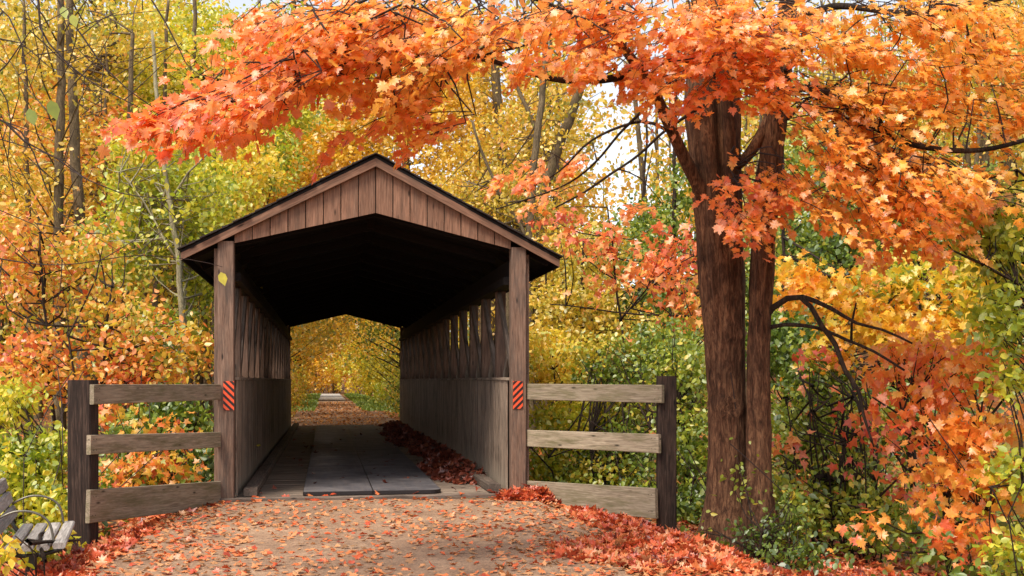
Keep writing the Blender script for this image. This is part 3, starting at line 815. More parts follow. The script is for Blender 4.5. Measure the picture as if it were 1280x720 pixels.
Lf, Rt, Dn = (-1, -.15, -.32), (1, -.2, -.15), (.1, -.5, -.6)
maple_blobs = [
    # tips at the left, deep orange red
    (205, 142, 20, 10, 6.9, .2, 4, .12, Lf), (245, 130, 34, 14, 6.9, .3, 6, .2, Lf), (300, 140, 36, 18, 7.0, .3, 6, .28, Lf), (335, 108, 44, 24, 7.1, .4, 11, .34, Lf),
    (290, 104, 26, 10, 7.0, .3, 3, .3, Lf), (392, 92, 46, 24, 7.2, .4, 12, .42, Lf), (430, 58, 50, 30, 7.2, .5, 15, .5, Lf), (365, 55, 40, 16, 7.1, .4, 4, .4, Lf),
    (480, 42, 56, 34, 7.4, .5, 17, .52, Lf), (430, 15, 60, 22, 7.2, .5, 11, .5, Lf), (524, 62, 40, 26, 7.6, .4, 9, .6, Lf), (360, 18, 40, 10, 7.0, .3, 4, .42, Lf),
    (300, 46, 34, 7, 7.0, .2, 2, .35, Lf), (545, 15, 60, 26, 7.6, .5, 14, .54, Lf), (530, 98, 30, 20, 7.7, .3, 6, .66, Lf), (518, 124, 24, 14, 7.7, .25, 5, .5, Lf),
    (540, 142, 20, 12, 7.7, .2, 3, .45, Lf), (536, 166, 14, 8, 7.7, .12, 2, .35, Lf), (442, 164, 12, 7, 7.6, .15, 1, .15, Lf), (600, 40, 50, 28, 8.0, .4, 10, .5, Lf),
    (660, 20, 70, 28, 8.2, .5, 12, .48, Lf), (720, 70, 50, 22, 8.7, .4, 8, .4, Lf), (740, 20, 60, 30, 8.6, .5, 12, .45, Lf),
    (820, 80, 60, 34, 9.0, .4, 13, .38, Lf), (800, 20, 60, 30, 8.9, .4, 12, .45, Lf),
    (880, 40, 60, 40, 9.0, .4, 17, .42, (-.4, -.6, -.3)), (930, 85, 60, 34, 9.1, .3, 14, .38, (.1, -.8, -.3)), (870, 105, 34, 16, 9.2, .3, 5, .3, (-.3, -.6, -.5)),
    (975, 45, 40, 40, 9.2, .3, 9, .5, (.4, -.7, -.2)),
    # hanging spray in front of the trunks
    (925, 245, 26, 30, 9.2, .2, 5, .24, Dn), (955, 225, 26, 24, 9.3, .2, 4, .34, Dn), (912, 268, 14, 18, 9.2, .15, 2, .2, Dn), (965, 262, 18, 20, 9.3, .2, 2, .4, Dn),
    # right hand mass, yellower
    (1050, 50, 70, 44, 9.2, .5, 20, .72, Rt), (1120, 110, 80, 50, 9.0, .5, 26, .74, Rt), (1040, 130, 60, 36, 9.2, .4, 14, .68, Rt),
    (1200, 60, 80, 50, 8.8, .5, 20, .8, Rt), (1240, 130, 60, 50, 8.7, .5, 15, .8, Rt), (1060, 190, 60, 36, 9.1, .4, 15, .7, (.8, -.3, -.4)),
    (1010, 165, 30, 26, 9.3, .3, 6, .6, (.5, -.5, -.4)), (1120, 210, 70, 40, 8.9, .4, 18, .74, (.9, -.2, -.4)), (1140, 250, 60, 26, 8.9, .3, 9, .68, (.9, -.2, -.5)),
    (1085, 235, 50, 34, 9.0, .3, 8, .66, (.8, -.3, -.6)), (1020, 225, 34, 28, 9.1, .3, 5, .55, (.6, -.4, -.6)), (1210, 220, 60, 28, 8.7, .4, 7, .72, Rt),
    (1110, 285, 20, 22, 9.0, .2, 3, .5, Dn), (1250, 20, 50, 30, 8.6, .5, 9, .8, Rt), (1150, 10, 70, 30, 9.0, .5, 12, .76, Rt),
    (1260, 260, 40, 24, 8.6, .3, 3, .74, Rt),
    (890, 8, 50, 18, 8.9, .4, 12, .5, (0, -.7, -.2)), (900, 30, 40, 20, 8.7, .3, 8, .45, (0, -.7, -.2)), (1060, 265, 40, 22, 9.0, .3, 6, .62, (.8, -.3, -.6)), (1130, 290, 40, 20, 9.0, .3, 6, .6, (.7, -.3, -.6)), (1190, 262, 40, 24, 8.9, .3, 5, .7, Rt),
    # thin sprays reaching over the bridge side
    (700, 225, 34, 22, 10.5, .3, 3, .35, Lf), (650, 205, 22, 16, 10.4, .2, 2, .3, Lf), (735, 190, 26, 14, 10.2, .2, 2, .4, Lf), (800, 262, 30, 16, 10.8, .2, 2, .3, Lf),
]
tw = Tubes()
lp = sprays([(a, b - 5, c * .95, d * .86, e, f * 1.7, max(1, int(round(g * (.72 if a < 625 else .66)))), h * .78 + .24, i) for a, b, c, d, e, f, g, h, i in maple_blobs], limb_samples, tw, .074)
tw.build('twigs', M['twig'], mp_root, ML)['kind'] = 'stuff'
def split_leaves(root, lp, shape, mat, nbig=300, curl=.28, name='leaf'):
    """the largest leaves in view become single parts, the rest one mass"""
    pos, tip, nrm, size, var = lp; RL = np.array(root.location)
    sx = (pos[:, 0] / pos[:, 1]) * F + 640; sy = HY - (pos[:, 2] - EYE) / pos[:, 1] * F
    vis = (sx > 0) & (sx < 1280) & (sy > 0) & (sy < 720)
    score = np.where(vis, size / pos[:, 1], 0); idx = np.argsort(-score)[:nbig]; rest = np.ones(len(pos), bool); rest[idx] = False
    mass = leaves('foliage', pos[rest] - RL, tip[rest], nrm[rest], size[rest], var[rest], shape, mat, root, curl, 'stuff')
    protos = []
    for k in range(12):
        z = np.zeros((1, 3)); V, T, q = leaf_arrays(z, np.array([[0, 1., 0]]), np.array([[0, 0, 1.]]), np.ones(1), shape, curl)
        o = np_mesh(name, V, T, mat, None, np.full(len(T), .05 + .9 * k / 11)); protos.append(o.data); bpy.data.objects.remove(o)
    for i in idx:
        t = Vector(tip[i]).normalized(); nn = Vector(nrm[i]); nn = (nn - t * nn.dot(t)).normalized(); x = t.cross(nn); s = float(size[i])
        k = int(np.clip(round((var[i] - .05) / .9 * 11), 0, 11)); o = bpy.data.objects.new(name, protos[k])
        p = Vector(pos[i] - RL)
        o.matrix_local = Matrix(((x.x * s, t.x * s, nn.x * s, p.x), (x.y * s, t.y * s, nn.y * s, p.y), (x.z * s, t.z * s, nn.z * s, p.z), (0, 0, 0, 1)))
        link(o, root)
    return mass
split_leaves(mp_root, lp, 'maple', M['leaf_maple'], curl=.18)
print('maple leaves', len(lp[0]))

# ------------------------------------------------------------------ trees and shrubs of the wood
def plant(name, cat, label, base, trunks, blobs, mat, leaf=.1, bark='grey_bark', shape='oval', group=None, clump=22, flat=.6, spread=.32, curl=.2, sides=8, wob=.05):
    """trunks: lists of (px,py,width px,Z); blobs: (px,py,rx,ry,Z,dz,n leaves,var).  Leaves sit in clumps at the ends of real branches"""
    bx, bz = base; g = P(bx, 600, bz); root = empty(name, (g.x, g.y, H(g.x, g.y)))
    tag(root, label, cat, group); RL = Vector(root.location); samp = []
    for k, c in enumerate(trunks):
        pts = [P(a, b, z) for a, b, w_, z in c]; rad = [w_ / F * z / 2 for a, b, w_, z in c]
        if k == 0 or name != 'shrub':
            if pts[0].z > H(pts[0].x, pts[0].y) and (k == 0 or c[0][3] == 0): pass
        sp = spline(pts, .3, wob, k + bx); t = Tubes(); t.add(sp, lerp_r(rad, len(sp)), sides if rad[0] > .04 else 5, True, .06)
        t.build('trunk' if k == 0 or rad[0] > .05 else 'limb', M[bark], root, RL)
        samp += [np.array(p) for p in sp]
    samp = np.array(samp) if samp else np.array([np.array(RL)])
    tb = Tubes(); PO, VA = [], []
    for (px, py, rx, ry, Z, dz, n, va) in blobs:
        nc = max(1, n // clump)
        a = rng.normal(0, 1, (nc, 3)); a = norm(a) * (rng.random((nc, 1)) ** .45)
        for j in range(nc):
            c = np.array(P(px + a[j, 0] * rx, py + a[j, 1] * ry, Z + a[j, 2] * dz)); r = spread * rng.uniform(.6, 1.35)
            m = max(4, int(clump * rng.uniform(.5, 1.5)))
            q = rng.normal(0, 1, (m, 3)) * np.array([r, r, r * flat]) * .62
            # droop of the outer leaves
            q[:, 2] -= .35 * (q[:, 0] ** 2 + q[:, 1] ** 2) / max(r, .05)
            PO.append(c + q); VA.append(np.full(m, va + rng.normal(0, .15)) + rng.normal(0, .12, m))
            if j % (5 if cat == 'shrub' else 3) == 0:
                d = samp - c; k = int(np.argmin(((d ** 2).sum(1) + np.maximum(0, samp[:, 2] - c[2] + .3) * 3) * rng.uniform(.35, 2.2, len(samp)))); s0 = Vector(samp[k]); e = Vector(c)
                L = (e - s0).length
                if .2 < L < 5:
                    mid = s0.lerp(e, .5) + Vector(rng.normal(0, .08 * L, 3)) + Vector((0, 0, -.06 * L))
                    pts = spline([s0, mid, e], max(.25, L / 6), .03, j); tb.add(pts, lerp_r([.006 + .006 * L, .003], len(pts)), 4, False)
    if tb.V: tb.build('branches', M[bark], root, RL)['kind'] = 'stuff'
    if PO:
        PO = np.concatenate(PO); VA = np.concatenate(VA); n = len(PO)
        leaves('crown', PO - np.array(RL), rand_dirs(n, -.5), rand_dirs(n, .5, .35), leaf * rng.uniform(.6, 1.3, n), VA, shape, mat, root, curl)
    return root

def down(px, Z, w_, top, lean=0, bot=None, bz=None):
    """a simple trunk from the ground to photo row 'top'"""
    g = P(px, 600, Z); z = H(g.x, g.y) - .2; y0 = HY - (z - EYE) / Z * F
    return [(px, y0, w_ * 1.25, Z), (px + lean * .15, y0 + (top - y0) * .2, w_, Z), (px + lean * .45, y0 + (top - y0) * .55, w_ * .8, Z), (px + lean, top, w_ * .45, Z)]

G1 = 'trees of the wood left of the bridge'
plant('young_tree', 'tree', 'slender pale-barked tree with yellow-green leaves just left of the bridge', (232, 18),
      [[(232, 640, 10, 18), (231, 480, 8.5, 18), (228, 400, 8, 18), (222, 330, 7.5, 18), (213, 260, 7, 18), (205, 190, 6, 18), (196, 130, 5, 18), (190, 40, 4, 18)],
       [(222, 330, 4, 18), (205, 300, 3, 18), (180, 250, 2, 18), (150, 215, 1.5, 18)], [(212, 250, 4, 18), (235, 215, 3, 17.8), (262, 190, 2, 17.6)]],
      [(215, 250, 80, 75, 19, 1.4, 4200, .38), (160, 300, 50, 50, 19.5, 1, 1500, .3), (260, 330, 34, 60, 19.5, 1, 1800, .25), (200, 420, 60, 50, 19, 1, 1600, .22), (180, 180, 60, 50, 19, 1, 1600, .5)],
      M['leaf_yellow_green'], .105, 'pale_bark')
plant('slim_tree', 'tree', 'thin straight tree trunk behind the left eave of the bridge', (270, 20),
      [down(270, 21, 9, 150, -3)], [(275, 250, 45, 60, 21, 1.2, 2400, .6), (300, 200, 50, 50, 22, 1.2, 2000, .7)], M['leaf_yellow_green'], .11, 'grey_bark')
plant('yellow_tree', 'tree', 'broad golden yellow tree rising behind the bridge roof on the left', (330, 36),
      [down(345, 38, 16, 60, 10), down(300, 40, 10, 70, 12)],
      [(380, 210, 110, 75, 34, 2.5, 11000, .52), (300, 260, 80, 65, 32, 2, 6000, .55), (430, 150, 100, 60, 35, 2.5, 7500, .45), (250, 130, 80, 70, 34, 2, 5500, .4)],
      M['leaf_gold'], .15, 'grey_bark', clump=26, spread=.5)
plant('green_yellow_tree', 'tree', 'yellow-green tree filling the middle left behind the pale slender trunk', (290, 28),
      [down(300, 29, 12, 90, -20)],
      [(290, 190, 90, 60, 28, 2, 5500, .35), (330, 130, 80, 60, 29, 2, 4500, .45), (200, 90, 80, 70, 29, 2, 3500, .55), (150, 220, 50, 60, 28, 1.5, 2200, .5)],
      M['leaf_yellow_green'], .135, 'dark_bark', clump=24, spread=.42)
plant('tall_yellow_tree', 'tree', 'tall yellow-green tree whose top fills the view above the bridge ridge', (440, 40),
      [down(352, 42, 12, -20, 16), down(330, 43, 9, 0, -6)],
      [(340, 60, 100, 60, 40, 2.5, 5500, .5), (470, 60, 90, 60, 41, 2.5, 5500, .55), (240, 40, 80, 60, 39, 2.5, 4000, .45), (560, 60, 70, 70, 41, 2.5, 3000, .6)],
      M['leaf_yellow_green'], .17, 'grey_bark', clump=26, spread=.55)
plant('dark_trunk_tree', 'tree', 'dark leaning trunk with orange-yellow leaves at the far upper left', (95, 24),
      [down(112, 24, 17, -40, -28), down(150, 25, 11, 40, 16), down(128, 26, 8, 60, 6)],
      [(100, 180, 90, 100, 26, 2, 4200, .75), (40, 280, 60, 60, 24, 2, 2200, .7), (130, 330, 50, 50, 25, 1.5, 1600, .65), (60, 60, 90, 70, 27, 2, 2800, .5), (160, 60, 60, 80, 27, 2, 2200, .45)],
      M['leaf_far'], .125, 'grey_bark')
plant('bare_grey_tree', 'tree', 'tall grey tree with almost bare twigs in the top left corner', (60, 21),
      [down(70, 21, 15, -60, 8), down(40, 22, 9, 0, -10), down(185, 27, 8, 0, 25), down(232, 29, 10, -10, 12)] +
      [[(68 + 3 * math.sin(i), 330 - 20 * i, 2.4, 21), (68 + (i % 2 * 2 - 1) * (9 + 3 * (i % 4)), 300 - 20 * i, 1.8, 21 - .2 * (i % 3)), (68 + (i % 2 * 2 - 1) * (24 + 7 * (i % 5)), 262 - 21 * i, 1.2, 21 - .4 * (i % 4)), (68 + (i % 2 * 2 - 1) * (38 + 12 * (i % 5)), 232 - 24 * i, .6, 21 - .5 * (i % 4))] for i in range(15)],
      [(60, 60, 90, 70, 22, 2, 1100, .6), (20, 200, 60, 100, 21, 1.5, 1300, .8)], M['leaf_olive'], .11, 'grey_bark')
plant('salmon_shrub', 'shrub', 'tall salmon-orange leaved bush at the left edge above the bench', (60, 15.5),
      [[(70, 640, 7, 15.5), (65, 500, 5, 15.5), (55, 380, 3.5, 15.5), (50, 290, 2, 15.5)], [(110, 640, 6, 15.6), (125, 480, 4, 15.6), (140, 360, 2.5, 15.6)], [(90, 640, 5, 15.2), (95, 500, 4, 15.2), (85, 420, 2, 15.2)]],
      [(50, 350, 80, 50, 16.4, 1.2, 1300, .52), (40, 450, 70, 44, 15.5, 1, 1400, .62), (150, 405, 60, 44, 15.8, .9, 1200, .5), (110, 310, 70, 45, 16.8, .9, 800, .45), (150, 470, 60, 30, 15.6, .8, 900, .7), (15, 290, 40, 40, 16, .8, 800, .6), (225, 440, 40, 40, 15.8, .6, 800, .45)],
      M['leaf_mixed'], .10, 'dark_bark', 'oval', clump=13, spread=.32)
plant('green_bush', 'shrub', 'leafy green and orange bush behind the left fence rails', (215, 14.6),
      [[(200, 690, 4, 14.6), (205, 600, 3, 14.6), (190, 510, 2, 14.6)], [(230, 690, 4, 14.8), (236, 590, 3, 14.8), (250, 500, 2, 14.8)]],
      [(210, 520, 55, 35, 14.8, .6, 2000, .35), (240, 590, 45, 40, 14.6, .6, 2200, .28), (170, 560, 40, 50, 14.2, .6, 1300, .5), (160, 610, 50, 40, 13.6, .5, 1300, .55), (240, 640, 40, 22, 14.2, .4, 900, .2)],
      M['leaf_green'], .085, 'dark_bark', clump=14, spread=.22)
plant('salmon_sapling', 'shrub', 'small salmon-leaved sapling poking between the left fence rails', (190, 13.2),
      [[(190, 700, 4, 13.2), (188, 620, 3, 13.2), (196, 540, 2, 13.2)], [(190, 640, 2, 13.2), (160, 590, 1.6, 13.2)], [(188, 620, 2, 13.2), (235, 575, 1.5, 13.2)]],
      [(200, 590, 50, 40, 13.2, .4, 300, .55), (150, 600, 25, 30, 13, .3, 150, .65), (225, 575, 24, 24, 13.3, .3, 70, .7), (140, 520, 30, 20, 13.3, .3, 90, .6), (200, 530, 40, 14, 13.3, .3, 80, .6)],
      M['leaf_mixed'], .10, 'dark_bark', 'lite', clump=6, spread=.2)
plant('yellow_green_bush', 'shrub', 'bright yellow-green bush directly behind the park bench', (30, 11),
      [[(20, 700, 5, 11), (30, 620, 3, 11), (40, 540, 2, 11)], [(70, 700, 4, 11.2), (66, 620, 3, 11.2), (60, 550, 2, 11.2)]],
      [(30, 570, 50, 40, 11.2, .6, 2200, .18), (40, 615, 50, 26, 10.8, .5, 1300, .35), (65, 640, 34, 24, 10.4, .4, 700, .5), (10, 500, 30, 30, 11.4, .5, 900, .5), (-10, 600, 40, 60, 10.5, .5, 800, .45), (70, 560, 20, 30, 11.3, .4, 600, .4)],
      M['leaf_yellow_green'], .07, 'dark_bark', clump=14, spread=.16)
plant('low_yellow_shrub', 'shrub', 'low shrub with large yellow leaves growing under the bench', (50, 7.6),
      [[(60, 735, 3, 7.6), (55, 700, 2, 7.6), (20, 672, 1.6, 7.5)], [(45, 735, 3, 7.5), (40, 700, 2, 7.4), (30, 680, 1.5, 7.4)]],
      [(14, 680, 16, 8, 7.4, .12, 30, .75), (44, 694, 20, 12, 8.6, .2, 90, .5), (3, 695, 10, 18, 7.5, .2, 36, .5), (70, 672, 16, 14, 9.2, .2, 120, .55)],
      M['leaf_yellow_green'], .075, 'dark_bark', 'oval', clump=6, spread=.1)
# right of the bridge, behind
G2 = 'brown trunks behind the bridge roof'
plant('leaning_tree', 'tree', 'brown trunk leaning right behind the right roof slope, sparse gold leaves', (655, 27),
      [[(640, 600, 20, 27), (655, 400, 17, 27), (665, 290, 16, 27), (692, 200, 15, 27), (722, 120, 13, 27), (745, 40, 10, 27), (755, -60, 7, 27)], [(690, 205, 8, 27), (665, 150, 6, 27), (640, 90, 4, 27)]],
      [(660, 180, 80, 70, 28, 2, 2600, .6), (700, 90, 40, 60, 27, 2, 500, .55)], M['leaf_olive'], .12, 'grey_bark')
plant('straight_tree', 'tree', 'straight brown trunk left of the leaning one above the bridge roof', (632, 30),
      [[(640, 600, 18, 30), (634, 400, 16, 30), (632, 280, 15, 30), (627, 180, 13, 30), (618, 70, 11, 30), (612, -60, 7, 30)], [(510, 300, 12, 32), (505, 180, 10, 32), (488, 90, 9, 32), (470, 20, 6, 32)]],
      [(570, 180, 90, 70, 31, 2.5, 4500, .58), (600, 90, 80, 60, 31, 2, 2600, .5), (520, 120, 60, 60, 32, 2, 2600, .6), (500, 40, 90, 50, 31, 2, 2400, .55)], M['leaf_gold'], .13, 'grey_bark')
plant('slim_brown_tree', 'tree', 'slim upright brown trunk between leaning tree and orange maple', (668, 24),
      [[(665, 560, 11, 24), (662, 400, 10, 24), (664, 250, 10, 24), (672, 170, 9, 24), (681, 90, 8, 24), (690, -40, 6, 24)], [(660, 300, 5, 24), (610, 210, 4, 24), (590, 150, 3, 24)]],
      [(640, 260, 60, 50, 25, 1.5, 2600, .55), (700, 330, 50, 50, 24, 1.5, 2600, .62), (590, 250, 60, 40, 26, 1.5, 2600, .6)], M['leaf_olive'], .105, 'grey_bark')
plant('golden_thicket', 'tree', 'golden leaved thicket beside the right eave of the bridge', (700, 21),
      [down(720, 21, 6, 300, 10), down(690, 22, 5, 330, -8)],
      [(720, 380, 60, 50, 21, 1.2, 3200, .5), (690, 440, 45, 40, 20, 1, 2400, .55), (780, 420, 60, 50, 21, 1.2, 2200, .45), (740, 320, 60, 40, 22, 1.2, 1500, .4)], M['leaf_olive'], .1, 'dark_bark', clump=20)
plant('peach_maple', 'tree', 'distant small maple with sparse peach-orange leaves left of the big trunks', (760, 18),
      [[(790, 640, 5, 18), (785, 480, 4, 18), (770, 350, 3, 18), (760, 260, 2, 18)], [(775, 400, 3, 18), (830, 340, 2, 17.6), (868, 320, 1.5, 17.4)], [(865, 395, 3, 17.6), (800, 392, 2, 17.8), (690, 380, 1.5, 18)]],
      [(790, 330, 60, 34, 18, .8, 230, .5), (840, 350, 40, 34, 17.8, .7, 220, .45), (740, 300, 50, 20, 18, .7, 150, .35), (845, 300, 30, 34, 18, .6, 200, .25), (700, 270, 40, 12, 18.5, .5, 70, .3), (850, 390, 30, 24, 17.8, .5, 150, .6)],
      M['leaf_salmon'], .13, 'dark_bark', 'lite', clump=7, spread=.3)
plant('green_tree', 'tree', 'green leaved tree standing between the sky gap and big maple trunk', (835, 25),
      [down(838, 25, 7, 60, 8), down(790, 26, 5, 120, 20)],
      [(825, 270, 44, 34, 25, 1.2, 1000, .45), (790, 310, 60, 40, 24, 1.5, 1500, .5), (858, 210, 18, 50, 25, .8, 350, .5), (815, 400, 60, 40, 23, 1.3, 2600, .35), (940, 350, 40, 50, 25, 1.3, 1800, .4)],
      M['leaf_green'], .125, 'dark_bark', clump=16, spread=.35)
G3 = 'bushes behind the right fence'
plant('yellow_speckled_bush', 'shrub', 'yellow-leaved bush behind the right fence next to the bridge post', (690, 16.5),
      [[(690, 660, 4, 16.5), (700, 560, 3, 16.5), (690, 440, 2, 16.5)], [(720, 660, 4, 16.5), (740, 560, 3, 16.4), (760, 470, 2, 16.3)]],
      [(690, 450, 34, 40, 16.8, .7, 1300, .75), (720, 520, 60, 36, 16.4, .7, 2100, .5), (690, 580, 40, 40, 16, .6, 1500, .4), (740, 600, 50, 34, 15.8, .6, 1300, .35)],
      M['leaf_yellow_green'], .085, 'dark_bark', clump=12, spread=.22)
plant('arching_green_bush', 'shrub', 'green bush with arching dark twigs behind the right fence middle', (770, 15.2),
      [[(745, 700, 4, 15), (742, 600, 3, 15), (740, 540, 2, 15)], [(745, 620, 3, 15), (780, 560, 2.4, 15), (840, 520, 1.6, 14.8)], [(720, 560, 2, 14.6), (690, 570, 2, 14.6), (664, 540, 1.4, 14.6)], [(700, 640, 3, 14.8), (690, 590, 2.4, 14.8), (664, 560, 1.6, 14.6)]],
      [(780, 460, 60, 40, 16, .7, 1500, .45), (740, 430, 40, 24, 16, .5, 500, .9), (800, 500, 50, 30, 15.8, .6, 600, .8), (780, 560, 60, 44, 15.4, .7, 1500, .35), (760, 590, 60, 20, 15, .5, 400, 1.0), (720, 620, 60, 24, 14.8, .5, 1000, .55), (800, 630, 40, 34, 14.6, .6, 1300, .3)],
      M['leaf_green'], .075, 'dark_bark', clump=11, spread=.24)
plant('light_green_bush', 'shrub', 'light green bush filling the gap between right fence post and trunk', (855, 14),
      [[(850, 700, 4, 14), (858, 600, 3, 14), (850, 500, 2, 14)], [(866, 700, 3, 13.6), (866, 600, 2, 13.6)]],
      [(850, 470, 34, 60, 14.5, .7, 2100, .6), (860, 560, 30, 60, 14, .6, 1900, .55), (860, 640, 26, 34, 13.2, .5, 900, .35), (830, 430, 40, 40, 15.5, .7, 1200, .5)],
      M['leaf_green'], .075, 'dark_bark', clump=14, spread=.2)
# right of the maple
plant('yellow_maple', 'tree', 'yellow-leaved maple boughs spreading to the right behind the twin trunks', (1130, 13.5),
      [[(1150, 700, 14, 13.5), (1140, 560, 12, 13.5), (1120, 420, 10, 13.5), (1110, 330, 7, 13.5), (1090, 240, 4, 13.5)], [(1120, 430, 6, 13.4), (1180, 380, 5, 13), (1250, 340, 3, 12.6)], [(1115, 420, 6, 13.4), (1050, 370, 4, 13), (1000, 340, 3, 12.8)], [(1120, 360, 4, 13.4), (1180, 330, 3, 13), (1240, 300, 2, 12.8)]],
      [(1060, 360, 55, 28, 12.6, .6, 360, .62), (1130, 340, 60, 30, 12.6, .6, 340, .25), (1200, 352, 70, 40, 12.4, .6, 420, .3), (1100, 400, 70, 34, 12.4, .6, 520, .55), (1000, 350, 34, 26, 12.8, .5, 320, .7), (1180, 410, 60, 30, 12.2, .5, 600, .6), (1040, 440, 30, 20, 12.6, .4, 200, .7), (1250, 310, 40, 30, 12.3, .5, 420, .3)],
      M['leaf_yellow'], .10, 'dark_bark', 'maple', clump=10, spread=.26, curl=.25)
plant('orange_sapling', 'tree', 'young orange maple with drooping boughs in the lower right corner', (1200, 9.8),
      [[(1190, 770, 9, 9.8), (1180, 640, 7, 9.8), (1165, 540, 6, 9.8), (1130, 450, 4, 9.8)], [(1180, 620, 5, 9.8), (1220, 540, 4, 9.4), (1270, 480, 3, 9.2)], [(1170, 560, 4, 9.8), (1130, 520, 3, 9.6), (1090, 500, 2, 9.5)], [(1182, 660, 4, 9.7), (1230, 640, 3, 9.2), (1270, 600, 2, 9)]],
      [(1140, 440, 50, 26, 10, .4, 200, .6), (1180, 480, 56, 30, 9.8, .5, 260, .5), (1230, 450, 46, 26, 9.6, .4, 220, .7), (1130, 530, 50, 26, 9.7, .4, 110, .3), (1220, 540, 56, 30, 9.4, .5, 360, .72), (1250, 600, 40, 30, 9.2, .5, 320, .78), (1190, 590, 40, 24, 9.5, .4, 180, .7), (1220, 660, 46, 26, 9.2, .4, 130, .65), (1100, 480, 30, 26, 9.9, .3, 60, .35), (1170, 650, 36, 34, 9.2, .4, 90, .55), (1070, 655, 40, 22, 8.9, .2, 34, .4)],
      M['leaf_maple'], .09, 'dark_bark', 'maple', clump=8, spread=.2, curl=.2)
plant('green_edge_tree', 'tree', 'green and olive boughs hanging in at the right edge of view', (1300, 9),
      [[(1330, 800, 12, 9), (1325, 600, 10, 9), (1320, 400, 9, 9), (1318, 200, 6, 9), (1310, 60, 4, 9)], [(1322, 420, 5, 9), (1270, 350, 3, 8.8), (1230, 330, 2, 8.7)], [(1320, 250, 5, 9), (1270, 215, 3, 8.8), (1210, 235, 2, 8.7)], [(1322, 640, 5, 9), (1280, 600, 3, 8.8), (1240, 610, 2, 8.6)]],
      [(1240, 250, 44, 34, 9.6, .5, 650, .4), (1255, 300, 34, 40, 9.2, .4, 600, .25), (1255, 390, 34, 50, 9, .4, 600, .2), (1200, 290, 50, 24, 10, .4, 300, .4), (1265, 470, 20, 30, 9, .3, 220, .3), (1262, 590, 26, 30, 8.8, .3, 280, .3), (1262, 690, 30, 26, 8.6, .3, 300, .3), (1262, 100, 24, 44, 9.6, .3, 180, .75)],
      M['leaf_yellow_green'], .075, 'dark_bark', clump=10, spread=.16)
plant('tangled_brush', 'shrub', 'tangled dark twiggy brush with green and red leaves right of the twin trunks', (1020, 11.3),
      [[(1000 + 14 * i + 6 * math.sin(i * 3.1), 720, 3.4, 11.3), (1000 + 12 * i + 10 * math.sin(i * 2.1), 600, 2.4, 11.2), (985 + 15 * i + 16 * math.sin(i * 1.7), 500 - 20 * (i % 3), 1.5, 11.2)] for i in range(8)],
      [(1000, 540, 44, 60, 12.2, .6, 1900, .6), (1060, 600, 60, 50, 11.6, .6, 1500, .62), (1080, 520, 60, 40, 12.4, .6, 1200, .75), (990, 630, 44, 44, 11, .5, 1000, .65), (1100, 640, 60, 40, 10.8, .5, 700, .7), (1020, 470, 44, 30, 12.6, .5, 1000, .35)],
      M['leaf_green'], .07, 'dark_bark', clump=9, spread=.2)
plant('red_leaf_shrub', 'shrub', 'sparse shrub with a few dark red leaves amid the tangled brush', (1090, 10.6),
      [[(1080, 730, 3, 10.6), (1084, 620, 2.2, 10.6), (1074, 520, 1.6, 10.6)], [(1084, 640, 2, 10.6), (1130, 590, 1.5, 10.5)], [(1084, 600, 2, 10.6), (1030, 560, 1.4, 10.7)]],
      [(1085, 545, 50, 36, 10.6, .4, 60, .15), (1130, 600, 40, 30, 10.5, .3, 40, .1), (1020, 460, 30, 50, 11.8, .3, 30, .1), (980, 560, 30, 40, 11, .3, 40, .4)],
      M['leaf_salmon'], .10, 'dark_bark', 'lite', clump=5, spread=.2)
plant('broad_leaf_weeds', 'plant', 'low dark green weeds at the foot of the twin maple trunks', (950, 9.4),
      [[(945, 722, 2, 9.4), (948, 690, 1.6, 9.4), (950, 660, 1, 9.4)], [(980, 722, 2, 9.3), (985, 690, 1.4, 9.3)]],
      [(950, 664, 40, 26, 9.5, .2, 300, .2), (985, 640, 30, 40, 9.7, .2, 330, .5), (1000, 690, 50, 20, 9, .3, 360, .2), (925, 600, 20, 40, 9.75, .1, 60, .6), (870, 665, 16, 14, 10.0, .1, 60, .4)],
      M['leaf_green'], .055, 'dark_bark', clump=7, spread=.14)
plant('right_green_tree', 'tree', 'green tree half hidden behind the orange boughs at upper right', (1050, 22),
      [down(1040, 22, 8, 100, 10), down(1160, 23, 7, 120, -20), down(985, 21, 6, 150, -8)],
      [(1030, 300, 60, 60, 22, 1.4, 2400, .4), (1120, 280, 80, 50, 22, 1.4, 2400, .45), (980, 420, 50, 50, 20, 1.2, 2000, .35), (1220, 260, 60, 60, 22, 1.3, 1700, .5), (1010, 200, 60, 50, 23, 1.3, 1000, .55), (1200, 440, 90, 60, 18, 1.2, 2600, .35), (1100, 520, 80, 50, 16, 1, 2200, .3)],
      M['leaf_green'], .12, 'dark_bark', clump=16, spread=.36)
